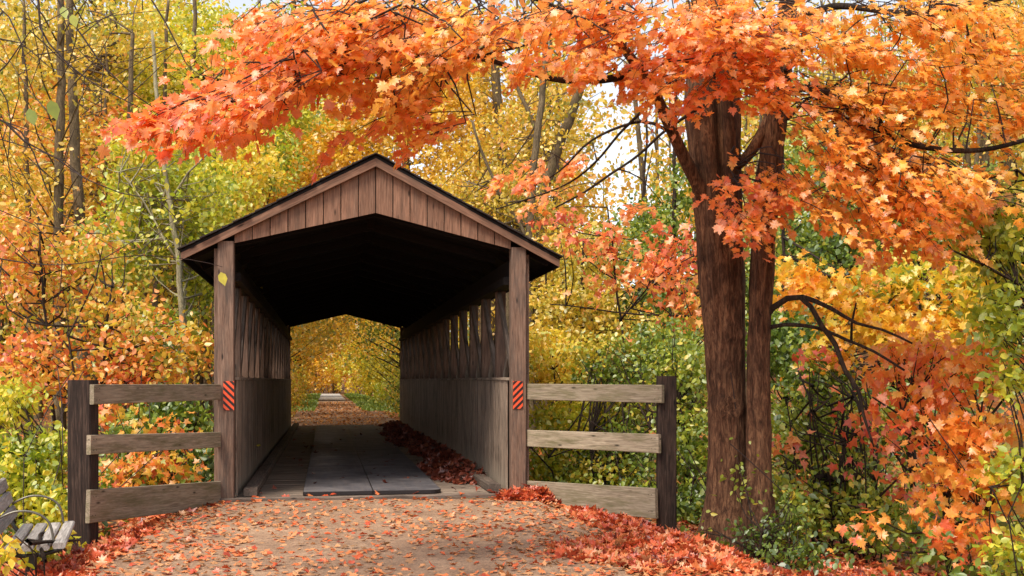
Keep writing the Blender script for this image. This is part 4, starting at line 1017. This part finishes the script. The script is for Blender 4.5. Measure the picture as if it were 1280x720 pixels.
# trees seen through the bridge and lining the far trail
GT = 'trees lining the trail beyond the bridge'
def far_tree(label, u, v, h, r, mat, n, va, bark='dark_bark', leaf=.13, low=.18, name='trailside_tree', off=0.0):
    p = BO + CU * u + CV * v; root = empty(name, (p.x, p.y, H(p.x, p.y))); tag(root, label, 'tree', GT)
    t = Tubes(); tp = Vector((rng.normal(0, .3), rng.normal(0, .3), h)); sp = spline([(0, 0, -.2), tp * .33 + Vector((rng.normal(0, .1), 0, 0)), tp * .66, tp], .5, .08, u); t.add(sp, lerp_r([.022 * h, .015 * h, .012 * h, .02], len(sp)), 8)
    t.build('trunk', M[bark], root); tb = Tubes(); PO, VA = [], []
    for j in range(n // 24):
        a = rng.normal(0, 1, 3); a /= np.linalg.norm(a); a *= rng.random() ** .4
        c = np.array([off + tp.x * .5 + a[0] * r, tp.y * .5 + a[1] * r, h * (.5 + low / 2 + .5 * (1 - low) * a[2] * .98)])
        q = rng.normal(0, 1, (24, 3)) * np.array([.5, .5, .25]); PO.append(c + q); VA.append(va + rng.normal(0, .12) + rng.normal(0, .1, 24))
        if j % 7 == 0:
            k = min(len(sp) - 1, max(1, int((c[2] / h - .12) * len(sp)))); e = Vector(c); s0 = sp[k]
            tb.add([s0, s0.lerp(e, .5) + Vector((0, 0, -.1)), e], [.02 + .008 * (e - s0).length, .014, .005], 4, False)
    tb.build('branches', M[bark], root)['kind'] = 'stuff'
    PO = np.concatenate(PO); VA = np.concatenate(VA); m = len(PO)
    leaves('crown', PO, rand_dirs(m, -.5), rand_dirs(m, .5, .3), leaf * rng.uniform(.6, 1.3, m), VA, 'oval', mat, root, .2)
far_tree('dark-trunked tree with green-orange leaves just past the bridge on the left', -.5, 25, 9, 2.6, M['leaf_olive'], 5200, .5, off=.5)
far_tree('green tree just past the bridge on the right', 4.4, 25, 9, 2.6, M['leaf_green'], 5200, .55, off=-.3)
far_tree('golden tree arching over the trail from the left', -1.3, 31, 8.5, 3.0, M['leaf_gold'], 7200, .55, leaf=.15, off=1.4, low=.3)
far_tree('golden tree leaning over the trail from the right', 4.9, 38, 10, 3.4, M['leaf_gold'], 7200, .6, leaf=.15, off=-1.6, low=.26)
far_tree('orange tree standing by the left bend of the trail', -1.4, 46, 11, 3.6, M['leaf_far'], 6200, .7, leaf=.18, off=1.8, low=.24)
far_tree('yellow-green tree beside the sunny stretch of trail', 6.0, 54, 10, 3.6, M['leaf_yellow_green'], 6200, .5, leaf=.18, off=-2, low=.2)
far_tree('orange-gold tree on the left where the trail pales', -2.6, 62, 14, 4.6, M['leaf_gold'], 7200, .6, leaf=.22, low=.25, off=2.4)
far_tree('amber tree at the distant left of the trail', -4.2, 76, 15, 5.2, M['leaf_gold'], 7000, .55, leaf=.26, low=.22, off=3)
far_tree('amber tree at the distant right of the trail', 9.4, 70, 15, 5.2, M['leaf_far'], 7000, .6, leaf=.26, low=.2, off=-2.6)
def trail_bush(label, u, v, r, h, mat, n, va, leaf=.1):
    p = BO + CU * u + CV * v; root = empty('trailside_bush', (p.x, p.y, H(p.x, p.y))); tag(root, label, 'shrub', 'bushes lining the trail beyond the bridge')
    nc = n // 12; a = norm(rng.normal(0, 1, (nc, 3))) * (rng.random((nc, 1)) ** .4); c = np.stack([a[:, 0] * r, a[:, 1] * r, h * .5 + a[:, 2] * h * .5], 1)
    t = Tubes()
    for j in range(0, nc, 8): t.add([Vector((c[j, 0] * .2, c[j, 1] * .2, -.1)), Vector(c[j] * .6), Vector(c[j])], [.02, .012, .004], 4, False)
    t.build('stems', M['dark_bark'], root)
    q = np.repeat(c, 12, 0) + rng.normal(0, .16, (nc * 12, 3)); m = len(q)
    leaves('foliage', q, rand_dirs(m, -.4), rand_dirs(m, .5, .3), leaf * rng.uniform(.6, 1.3, m), va + np.repeat(rng.normal(0, .1, nc), 12) + rng.normal(0, .1, m), 'oval', mat, root)
trail_bush('orange and yellow bush at the left end of the bridge far mouth', -.7, 22.6, 1.1, 2.4, M['leaf_far'], 2600, .7)
trail_bush('green bush at the right end of the bridge far mouth', 4.3, 22.4, 1.1, 2.4, M['leaf_green'], 2600, .6)
trail_bush('yellow bush left of the leaf-strewn trail', -.9, 29, 1.3, 2.6, M['leaf_yellow_green'], 2400, .65)
trail_bush('amber bush right of the leaf-strewn trail', 4.8, 31, 1.4, 2.3, M['leaf_far'], 2400, .55)
trail_bush('low green bush where the leafy trail turns pale', 5.0, 44, 1.6, 2.0, M['leaf_yellow_green'], 2200, .3, .13)
trail_bush('golden thicket closing the far end of the trail on the left', -1.5, 101, 4.5, 8, M['leaf_gold'], 3600, .6, .3)
trail_bush('yellow-green thicket closing the far end of the trail on the right', 5.5, 100, 4.5, 7, M['leaf_yellow_green'], 3600, .6, .3)
trail_bush('orange thicket straight ahead at the end of the trail', 1.8, 108, 4, 5, M['leaf_far'], 2600, .7, .3)
trail_bush('tall yellow bush on the right verge halfway down the trail', 5.4, 60, 2.2, 5, M['leaf_yellow_green'], 3200, .6, .2)
trail_bush('tall golden bush on the left verge halfway down the trail', -1.6, 64, 2.0, 5, M['leaf_gold'], 3200, .6, .2)
trail_bush('dark low bush on the left before the pale trail', -.8, 42, 1.2, 2.0, M['leaf_olive'], 1800, .35, .12)

# far wood: one mass of trunks and leaves
def far_wood():
    PO, VA, tb = [], [], Tubes()
    for i in range(620):
        v = rng.uniform(24, 96); side = rng.choice([-1, 1]); du = rng.uniform(5.5 + .04 * v, 12 + v * .75)
        if 450 <= i < 520: v = rng.uniform(104, 140); du = rng.uniform(0, 16)
        if side > 0 and 40 < v and False: continue
        if i >= 520: side = -1; v = rng.uniform(34, 80); du = rng.uniform(4.5, 26)
        p = BO + CU * (UC + side * du) + CV * v
        px = p.x / p.y * F + 640
        if px < -120 or px > 1400: continue
        gap = 705 < px < 900 or 970 < px < 1030
        if gap and rng.random() < .74 and v > 24: h = rng.uniform(3, 6)
        else: h = rng.uniform(13, 25)
        z0 = H(p.x, p.y); lean = Vector((rng.normal(0, .8), rng.normal(0, .8), h))
        base = Vector((p.x, p.y, z0 - .3)); pts = [base, base + lean * .35 + Vector((rng.normal(0, .15), 0, 0)), base + lean * .7, base + lean]
        r0 = rng.uniform(.09, .24); tb.add(spline(pts, 2.5), lerp_r([r0, r0 * .8, r0 * .55, .03], len(spline(pts, 2.5))), 5, False)
        for b in range(9):
            f = rng.uniform(.3, .95); s0 = base + lean * f; e = s0 + Vector((rng.normal(0, 1.6), rng.normal(0, 1.2), rng.uniform(.3, 2.2))); tb.add([s0, s0.lerp(e, .5) + Vector((0, 0, .2)), e], [.05, .03, .012], 3, False)
        nc = int(rng.uniform(26, 42)); vc = rng.uniform(.15, .75)
        a = norm(rng.normal(0, 1, (nc, 3))) * (rng.random((nc, 1)) ** .4)
        c = np.array(base + lean * .58)[None] + a * np.array([2.7, 2.7, h * .45])
        q = np.repeat(c, 26, 0) + rng.normal(0, 1, (nc * 26, 3)) * np.array([.62, .62, .34]); PO.append(q)
        VA.append(vc + np.repeat(rng.normal(0, .09, nc), 26) + rng.normal(0, .09, nc * 26))
    PO = np.concatenate(PO); VA = np.concatenate(VA); m = len(PO); print('far leaves', m)
    L = leaves('far_wood_foliage', PO, rand_dirs(m, -.4), rand_dirs(m, .4, .3), .25 * rng.uniform(.6, 1.3, m), VA, 'rhomb', M['leaf_far'])
    tag(L, 'dense autumn wood of yellow and orange leaves behind everything', 'woodland', kind='stuff')
    T = tb.build('far_wood_trunks', M['grey_bark']); tag(T, 'many thin grey-brown trunks of the distant wood', 'woodland', kind='stuff')
far_wood()

# undergrowth
def undergrowth():
    n = 5200; X_ = rng.uniform(-13, 12, n * 3); Y_ = rng.uniform(8, 40, n * 3); keep = []
    for x, y in zip(X_, Y_):
        u, v = uv(x, y)
        if v < 0 and -4.3 < x < 2.1 + .0 * y: continue
        if v >= -.6 and -.55 < u < 4.1: continue
        if x < -3.2 and y < 9.8 and x > -4.6: continue
        if x > .5 and y < 9.7 and x < 3.2: continue
        keep.append((x, y))
    keep = keep[:n]; PO, VA = [], []
    for x, y in keep:
        m = 14; h = rng.uniform(.1, .55); q = rng.normal(0, 1, (m, 3)) * np.array([.2, .2, .12]); q[:, 2] = np.abs(q[:, 2]) + rng.uniform(0, h, m)
        PO.append(q + np.array([x, y, H(x, y)])); VA.append(np.clip(mnoise.noise(Vector((x * .5, y * .5, 0))) * .7 + .45, 0, 1) + rng.normal(0, .15, m))
    PO = np.concatenate(PO); VA = np.concatenate(VA); m = len(PO)
    o = leaves('undergrowth', PO, rand_dirs(m, .2), rand_dirs(m, .8, .2), .075 * rng.uniform(.6, 1.4, m), VA, 'oval', M['leaf_green'])
    tag(o, 'low green weeds and seedlings covering the forest floor', 'undergrowth', kind='stuff')
    # twiggy stems of the understorey
    tb = Tubes()
    for k in range(900):
        x, y = keep[int(rng.integers(len(keep)))]; z = H(x, y); h = rng.uniform(.5, 2.2); a = Vector((x, y, z - .05)); d = Vector((rng.normal(0, .35), rng.normal(0, .3), 1)).normalized()
        p = [a, a + d * h * .5 + Vector((rng.normal(0, .06), 0, 0)), a + d * h + Vector((rng.normal(0, .2), 0, -.08 * h))]; tb.add(spline(p, .4, .03, k), .006, 3, False)
    tag(tb.build('understorey_stems', M['twig']), 'thin bare stems standing in the undergrowth', 'undergrowth', kind='stuff')
    # grass by the far trail
    m = 9000; U = np.concatenate([rng.uniform(2.9, 5.6, m * 2 // 3), rng.uniform(-1.5, .6, m - m * 2 // 3)]); Vv = rng.uniform(36, 92, m)
    pos = np.array([(BO + CU * float(a) + CV * float(b)) for a, b in zip(U, Vv)]); pos[:, 2] = [H(p[0], p[1]) for p in pos]
    o = leaves('trailside_grass', pos, rand_dirs(m, 1.6), rand_dirs(m, 0, 1), rng.uniform(.12, .28, m), rng.uniform(.3, 1, m), 'rhomb', M['grass']); tag(o, 'bright green grass beside the pale stretch of trail', 'grass', kind='stuff')
undergrowth()

# ------------------------------------------------------------------ fallen leaves
def flat_leaves(name, pts, size, va, vs, shape, mat, tiltv=.25, lift=.006, curl=.3):
    n = len(pts); a = rng.uniform(0, 2 * math.pi, n)
    tip = np.stack([np.cos(a), np.sin(a), rng.normal(0, tiltv, n)], 1); nrm = np.stack([rng.normal(0, tiltv, n), rng.normal(0, tiltv, n), np.ones(n)], 1)
    sgn = rng.choice([-1, 1], n)[:, None]
    pts = np.array(pts); pts[:, 2] += lift + rng.uniform(0, .012, n)
    return pts, tip, nrm * 1.0, size * rng.uniform(.55, 1.2, n), np.clip(rng.normal(va, vs, n), 0, 1)
def scatter_path():
    pts = []; 
    while len(pts) < 7600:
        y = 13.4 - 6.6 * rng.random() ** .8; x = rng.uniform(-4.4, 2.4)
        u, v = uv(x, y)
        if v > -.12: continue
        d = min(x - edge_l(y), edge_r(y) - x); dens = .30 + .9 * math.exp(-max(0, d) / .5) + .35 * mnoise.noise(Vector((x * .9, y * .9, 4)))
        if d < 0: dens = 1
        if rng.random() < dens: pts.append((x, y, H(x, y) + .014))
    return pts
L1 = flat_leaves('x', scatter_path(), .06, .66, .25, 'maple', M['litter'])
# the mass and the 300 largest singles (singles are things of their own)
def litter_split(L, name_mass, label, shape='maple', nbig=300):
    pos, tip, nrm, size, var = L
    sx = pos[:, 0] / pos[:, 1] * F + 640; sy = HY - (pos[:, 2] - EYE) / pos[:, 1] * F
    vis = (sx > 0) & (sx < 1280) & (sy > 0) & (sy < 719); sc = np.where(vis, size / pos[:, 1] ** 2, 0); idx = np.argsort(-sc)[:nbig]
    rest = np.ones(len(pos), bool); rest[idx] = False
    o = leaves(name_mass, pos[rest], tip[rest], nrm[rest], size[rest], var[rest], shape, M['litter'], None, .3); tag(o, label, 'leaves', kind='stuff')
    protos = []
    for k in range(12):
        V, T, q = leaf_arrays(np.zeros((1, 3)), np.array([[0, 1., 0]]), np.array([[0, 0, 1.]]), np.ones(1), shape, .3)
        t = np_mesh('fallen_leaf', V, T, M['litter'], None, np.full(len(T), .04 + .92 * k / 11)); protos.append(t.data); bpy.data.objects.remove(t)
    words = ['deep red', 'orange', 'pale tan']
    for i in idx:
        t = Vector(tip[i]).normalized(); nn = Vector(nrm[i]); nn = (nn - t * nn.dot(t)).normalized(); x = t.cross(nn); s = float(size[i]); p = Vector(pos[i])
        k = int(np.clip(round((var[i] - .04) / .92 * 11), 0, 11)); o = bpy.data.objects.new('fallen_leaf', protos[k])
        o.matrix_world = Matrix(((x.x * s, t.x * s, nn.x * s, p.x), (x.y * s, t.y * s, nn.y * s, p.y), (x.z * s, t.z * s, nn.z * s, p.z), (0, 0, 0, 1)))
        wd = words[0 if k < 4 else 1 if k < 8 else 2]
        pxx = sx[i]; far_ = sy[i] < 690
        zone = ('left on the path, near the bench' if pxx < 260 else 'before the left bridge post' if pxx < 450 else 'on the middle of the path' if pxx < 640 else 'before the right bridge post' if pxx < 800 else 'beside the twin maple trunks')
        zone += ', set further back' if far_ else ', at the very front'
        tag(o, wd + ' maple leaf lying ' + zone, 'leaf', wd + ' leaves fallen on the near path'); link(o)
litter_split(L1, 'path_litter', 'scattered red and orange maple leaves over the gravel path')

def heap(name, label, cx, cy, ax, ay, hgt, n, size, va, vs, mat, rot=0, shape='maple'):
    """a loose heap: leaves filling a low mound"""
    a = rng.uniform(0, 2 * math.pi, n); r = np.sqrt(rng.random(n)) * 1.0; rr = np.minimum(1, r)
    lx, ly = np.cos(a) * r * ax, np.sin(a) * r * ay; c, s = math.cos(rot), math.sin(rot)
    x = cx + lx * c - ly * s; y = cy + lx * s + ly * c
    top = hgt * np.maximum(0, 1 - rr ** 2) ** .8 * np.array([.75 + .6 * mnoise.noise(Vector((p * 2.5, q * 2.5, 1))) for p, q in zip(x, y)])
    z = np.array([H(p, q) for p, q in zip(x, y)]) + .015 + top * rng.uniform(.55, 1.0, n)
    tip = rand_dirs(n, -.05); tip[:, 2] *= .5; nrm = rand_dirs(n, 1.3)
    o = leaves(name, np.stack([x, y, z], 1), tip, nrm, size * rng.uniform(.6, 1.2, n), rng.normal(va, vs, n), shape, mat, None, .45); tag(o, label, 'leaves', kind='stuff')
heap('leaf_pile', 'red-orange leaf pile at the foot of the right bridge post', .32, 13.08, .5, .32, .2, 1200, .1, .3, .2, M['litter'], .2)
heap('leaf_drift', 'deep drift of orange-red leaves in front of the twin maple trunks', 2.1, 8.9, 1.8, 1.0, .08, 5200, .09, .45, .28, M['litter'], -.12)
heap('leaf_drift', 'band of fallen leaves along the right shoulder of the path', 1.2, 10.9, .5, 1.3, .03, 1000, .095, .35, .2, M['litter'], .28)
heap('leaf_drift', 'red leaves gathered round the left fence post', -3.75, 9.3, .45, 1.9, .025, 1500, .095, .3, .22, M['litter'], .12)
heap('leaf_drift', 'fallen leaves beneath the park bench', -3.5, 7.6, .5, .9, .03, 800, .095, .35, .22, M['litter'], .2)
# leaves on the bridge deck: a long drift along the right wall
def deck_leaves():
    n = 5200; v = 1.15 + (BL - 1.2) * rng.random(n) ** .9; wdt = .42 + .18 * np.sin(v * .55 + 1) + .1 * np.sin(v * 1.9)
    wdt *= np.clip((v - .9) / 1.2, .15, 1)
    q = rng.random(n) ** .75; u = BW - .15 - q * (wdt + .25); hgt = .17 * np.clip(1 - q ** 1.6, 0, 1) * np.clip((v - .9) / 1.2, .1, 1)
    x = BO.x + CU.x * u + CV.x * v; y = BO.y + CU.y * u + CV.y * v; z = ZB + .0 + hgt * rng.uniform(.4, 1, n) + .004 + .028 * (u < 2.59)
    tip = rand_dirs(n, 0); tip[:, 2] *= .5
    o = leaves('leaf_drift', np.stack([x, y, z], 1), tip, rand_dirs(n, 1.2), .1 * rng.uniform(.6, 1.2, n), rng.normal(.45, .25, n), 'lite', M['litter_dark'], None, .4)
    tag(o, 'long drift of dark red leaves along the right wall inside the bridge', 'leaves', kind='stuff')
    n = 150; u = rng.uniform(.35, 3.2, n); v = rng.uniform(.0, 19, n) ** 1.0
    pts = np.stack([BO.x + CU.x * u + CV.x * v, BO.y + CU.y * u + CV.y * v, np.full(n, ZB + .03)], 1)
    a, b, c, d, e = flat_leaves('x', pts, .095, .35, .2, 'lite', None)
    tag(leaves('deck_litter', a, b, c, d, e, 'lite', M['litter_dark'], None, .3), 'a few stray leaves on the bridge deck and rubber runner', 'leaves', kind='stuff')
    n = 26; u = rng.uniform(-.2, 3.6, n); v = rng.uniform(-.3, .12, n)
    pts = np.stack([BO.x + CU.x * u + CV.x * v, BO.y + CU.y * u + CV.y * v, np.where(v > -.1, ZB + .012, .02)], 1)
    a, b, c, d, e = flat_leaves('x', pts, .11, .35, .2, 'maple', None)
    tag(leaves('threshold_litter', a, b, c, d, e, 'maple', M['litter'], None, .3), 'bright leaves caught along the bridge threshold', 'leaves', kind='stuff')
    n = 16000; v = BL + .3 + 36 * rng.random(n) ** 1.1; u = UC + rng.normal(0, 1.5, n)
    xx = BO.x + CU.x * u + CV.x * v; yy_ = BO.y + CU.y * u + CV.y * v
    pts = np.stack([xx, yy_, np.array([H(p, q) for p, q in zip(xx, yy_)]) + .02], 1)
    a, b, c, d, e = flat_leaves('x', pts, .13, .45, .25, 'oval', None, .3)
    tag(leaves('far_trail_litter', a, b, c, d, e, 'oval', M['litter_far'], None, .3), 'orange-brown leaves carpeting the trail beyond the bridge', 'leaves', kind='stuff')
    # forest floor litter on both shoulders
    n = 9000; xx = rng.uniform(-9, 8, n * 2); yy_ = rng.uniform(7.5, 14.5, n * 2); ok = np.array([(x < -3.4 or x > .9) and (uv(x, y)[1] < .5) for x, y in zip(xx, yy_)]); xx, yy_ = xx[ok][:n], yy_[ok][:n]
    pts = np.stack([xx, yy_, np.array([H(p, q) for p, q in zip(xx, yy_)]) + .01], 1)
    a, b, c, d, e = flat_leaves('x', pts, .095, .35, .25, 'lite', None, .35)
    tag(leaves('forest_floor_litter', a, b, c, d, e, 'lite', M['litter'], None, .3), 'fallen leaves thickly covering the soil beside the path', 'leaves', kind='stuff')
deck_leaves()

# ------------------------------------------------------------------ bare foreground branches at the upper left
bt = empty('bare_tree', (-3.6, 5.6, H(-3.6, 5.6)))
tag(bt, 'near tree out of view at left whose thin bare dark branches cross the upper left', 'tree')
BR = Vector(bt.location)
t = Tubes(); sp = spline([(-3.6, 5.6, -.5), (-3.55, 5.6, 1.5), (-3.65, 5.55, 3.2), (-3.5, 5.5, 5)], .3, .03); t.add(sp, lerp_r([.13, .11, .09, .06], len(sp)), 12); t.build('trunk', M['dark_bark'], bt, BR)
near = [
    [(-120, -20, 6, 5.5), (-20, -8, 3, 5.4), (10, 20, 2.4, 5.4), (28, 55, 2, 5.4), (35, 95, 1.6, 5.4), (44, 122, 1, 5.4)],
    [(40, -40, 3.4, 5.5), (50, 0, 2.8, 5.5), (52, 32, 2.4, 5.5), (62, 52, 2.2, 5.5), (85, 80, 2, 5.5), (125, 112, 1.6, 5.5), (175, 136, 1.2, 5.5)],
    [(50, -50, 3, 5.6), (78, 10, 2.6, 5.6), (105, 48, 2.4, 5.6), (130, 84, 2, 5.6), (158, 112, 1.8, 5.6), (190, 136, 1.2, 5.6)],
    [(150, -60, 3, 5.8), (190, 0, 2.6, 5.8), (206, 26, 2.4, 5.8), (221, 55, 2.2, 5.8), (232, 78, 1.7, 5.8), (248, 92, 1, 5.8), (285, 100, .8, 5.8)],
    [(-100, 100, 6, 5.4), (-20, 140, 4, 5.4), (8, 155, 3.4, 5.4), (30, 178, 2.8, 5.4), (70, 200, 2, 5.4), (110, 226, 1.8, 5.4), (150, 240, 1.5, 5.4), (195, 246, 1.2, 5.4), (245, 251, .8, 5.4)],
    [(-100, 30, 4, 5.2), (-10, 50, 2.4, 5.2), (30, 60, 1.6, 5.2), (66, 90, 1.2, 5.2), (100, 96, .8, 5.2)],
    [(8, 155, 2.4, 5.4), (25, 165, 2, 5.4), (40, 190, 1.7, 5.4), (56, 232, 1.3, 5.4), (70, 262, 1, 5.4), (110, 292, .8, 5.4), (160, 320, .6, 5.4)],
    [(-80, 180, 3, 5.3), (0, 172, 2.4, 5.3), (40, 184, 1.6, 5.3), (78, 200, 1.4, 5.3), (95, 215, 1, 5.3)],
    [(-60, 310, 3, 6), (0, 322, 1.8, 6), (80, 330, 1.3, 6), (170, 322, 1.2, 6.2), (235, 324, 1, 6.5), (276, 333, .7, 6.6)],
    [(52, 30, 1.8, 5.5), (56, 60, 1.2, 5.5), (48, 85, 1, 5.5), (40, 110, .7, 5.5)],
    [(-60, 240, 3, 5.3), (0, 262, 1.6, 5.3), (40, 280, 1.2, 5.3), (60, 300, 1, 5.3), (90, 345, .7, 5.3)],
    [(-50, 130, 3, 5.2), (10, 80, 2, 5.2), (40, 40, 1.4, 5.2), (80, 20, 1, 5.2), (120, -10, .8, 5.2)],
    [(85, 80, 1.2, 5.5), (110, 70, 1, 5.5), (150, 80, .8, 5.5), (190, 70, .6, 5.5)],
    [(-70, 70, 4, 5.3), (-5, 100, 2, 5.3), (12, 150, 1.5, 5.3), (8, 200, 1.2, 5.3), (20, 250, 1, 5.3)],
    [(100, 40, 1.4, 5.6), (140, 20, 1.1, 5.6), (180, 14, .9, 5.6), (215, 10, .7, 5.6)],
]
for k, c in enumerate(near):
    sp, rr = limb_pts(c, .025, k + 30); t = Tubes(); t.add(sp, lerp_r(rr, len(sp)), 6)
    for i in range(3, len(sp) - 1, 2):
        if rng.random() < .75:
            d = (sp[i + 1] - sp[i]).normalized(); sd_ = Vector(rng.normal(0, 1, 3)); sd_.y *= .4; q = (d * .6 + sd_.normalized() * .9).normalized(); L = rng.uniform(.12, .5)
            p2 = [sp[i], sp[i] + q * L * .5 + Vector(rng.normal(0, .02, 3)), sp[i] + q * L + Vector((0, 0, -.05 * L))]; s2 = spline(p2, .08, .015, i); t.add(s2, lerp_r([.0032, .0012], len(s2)), 4, False)
    t.build('branch', M['twig'], bt, BR)
LP = [(63, 125, 5.3, .1, .12), (36, 135, 5.3, .09, .1), (78, 8, 5.4, .07, .2), (90, 18, 5.4, .07, .3), (276, 340, 6.6, .09, .55), (170, 283, 5.4, .04, .4)]
for (a, b, z, s, v) in LP:
    o = leaves('leaf', np.array([P(a, b, z)]) - np.array(BR), np.array([[.3, 0, -1.]]), np.array([[.2, -1, .2]]), np.array([s]), np.array([v]), 'oval', M['leaf_yellow_green'], bt, .15)
print('tris', sum(len(o.data.polygons) for o in scn.objects if o.type == 'MESH'))
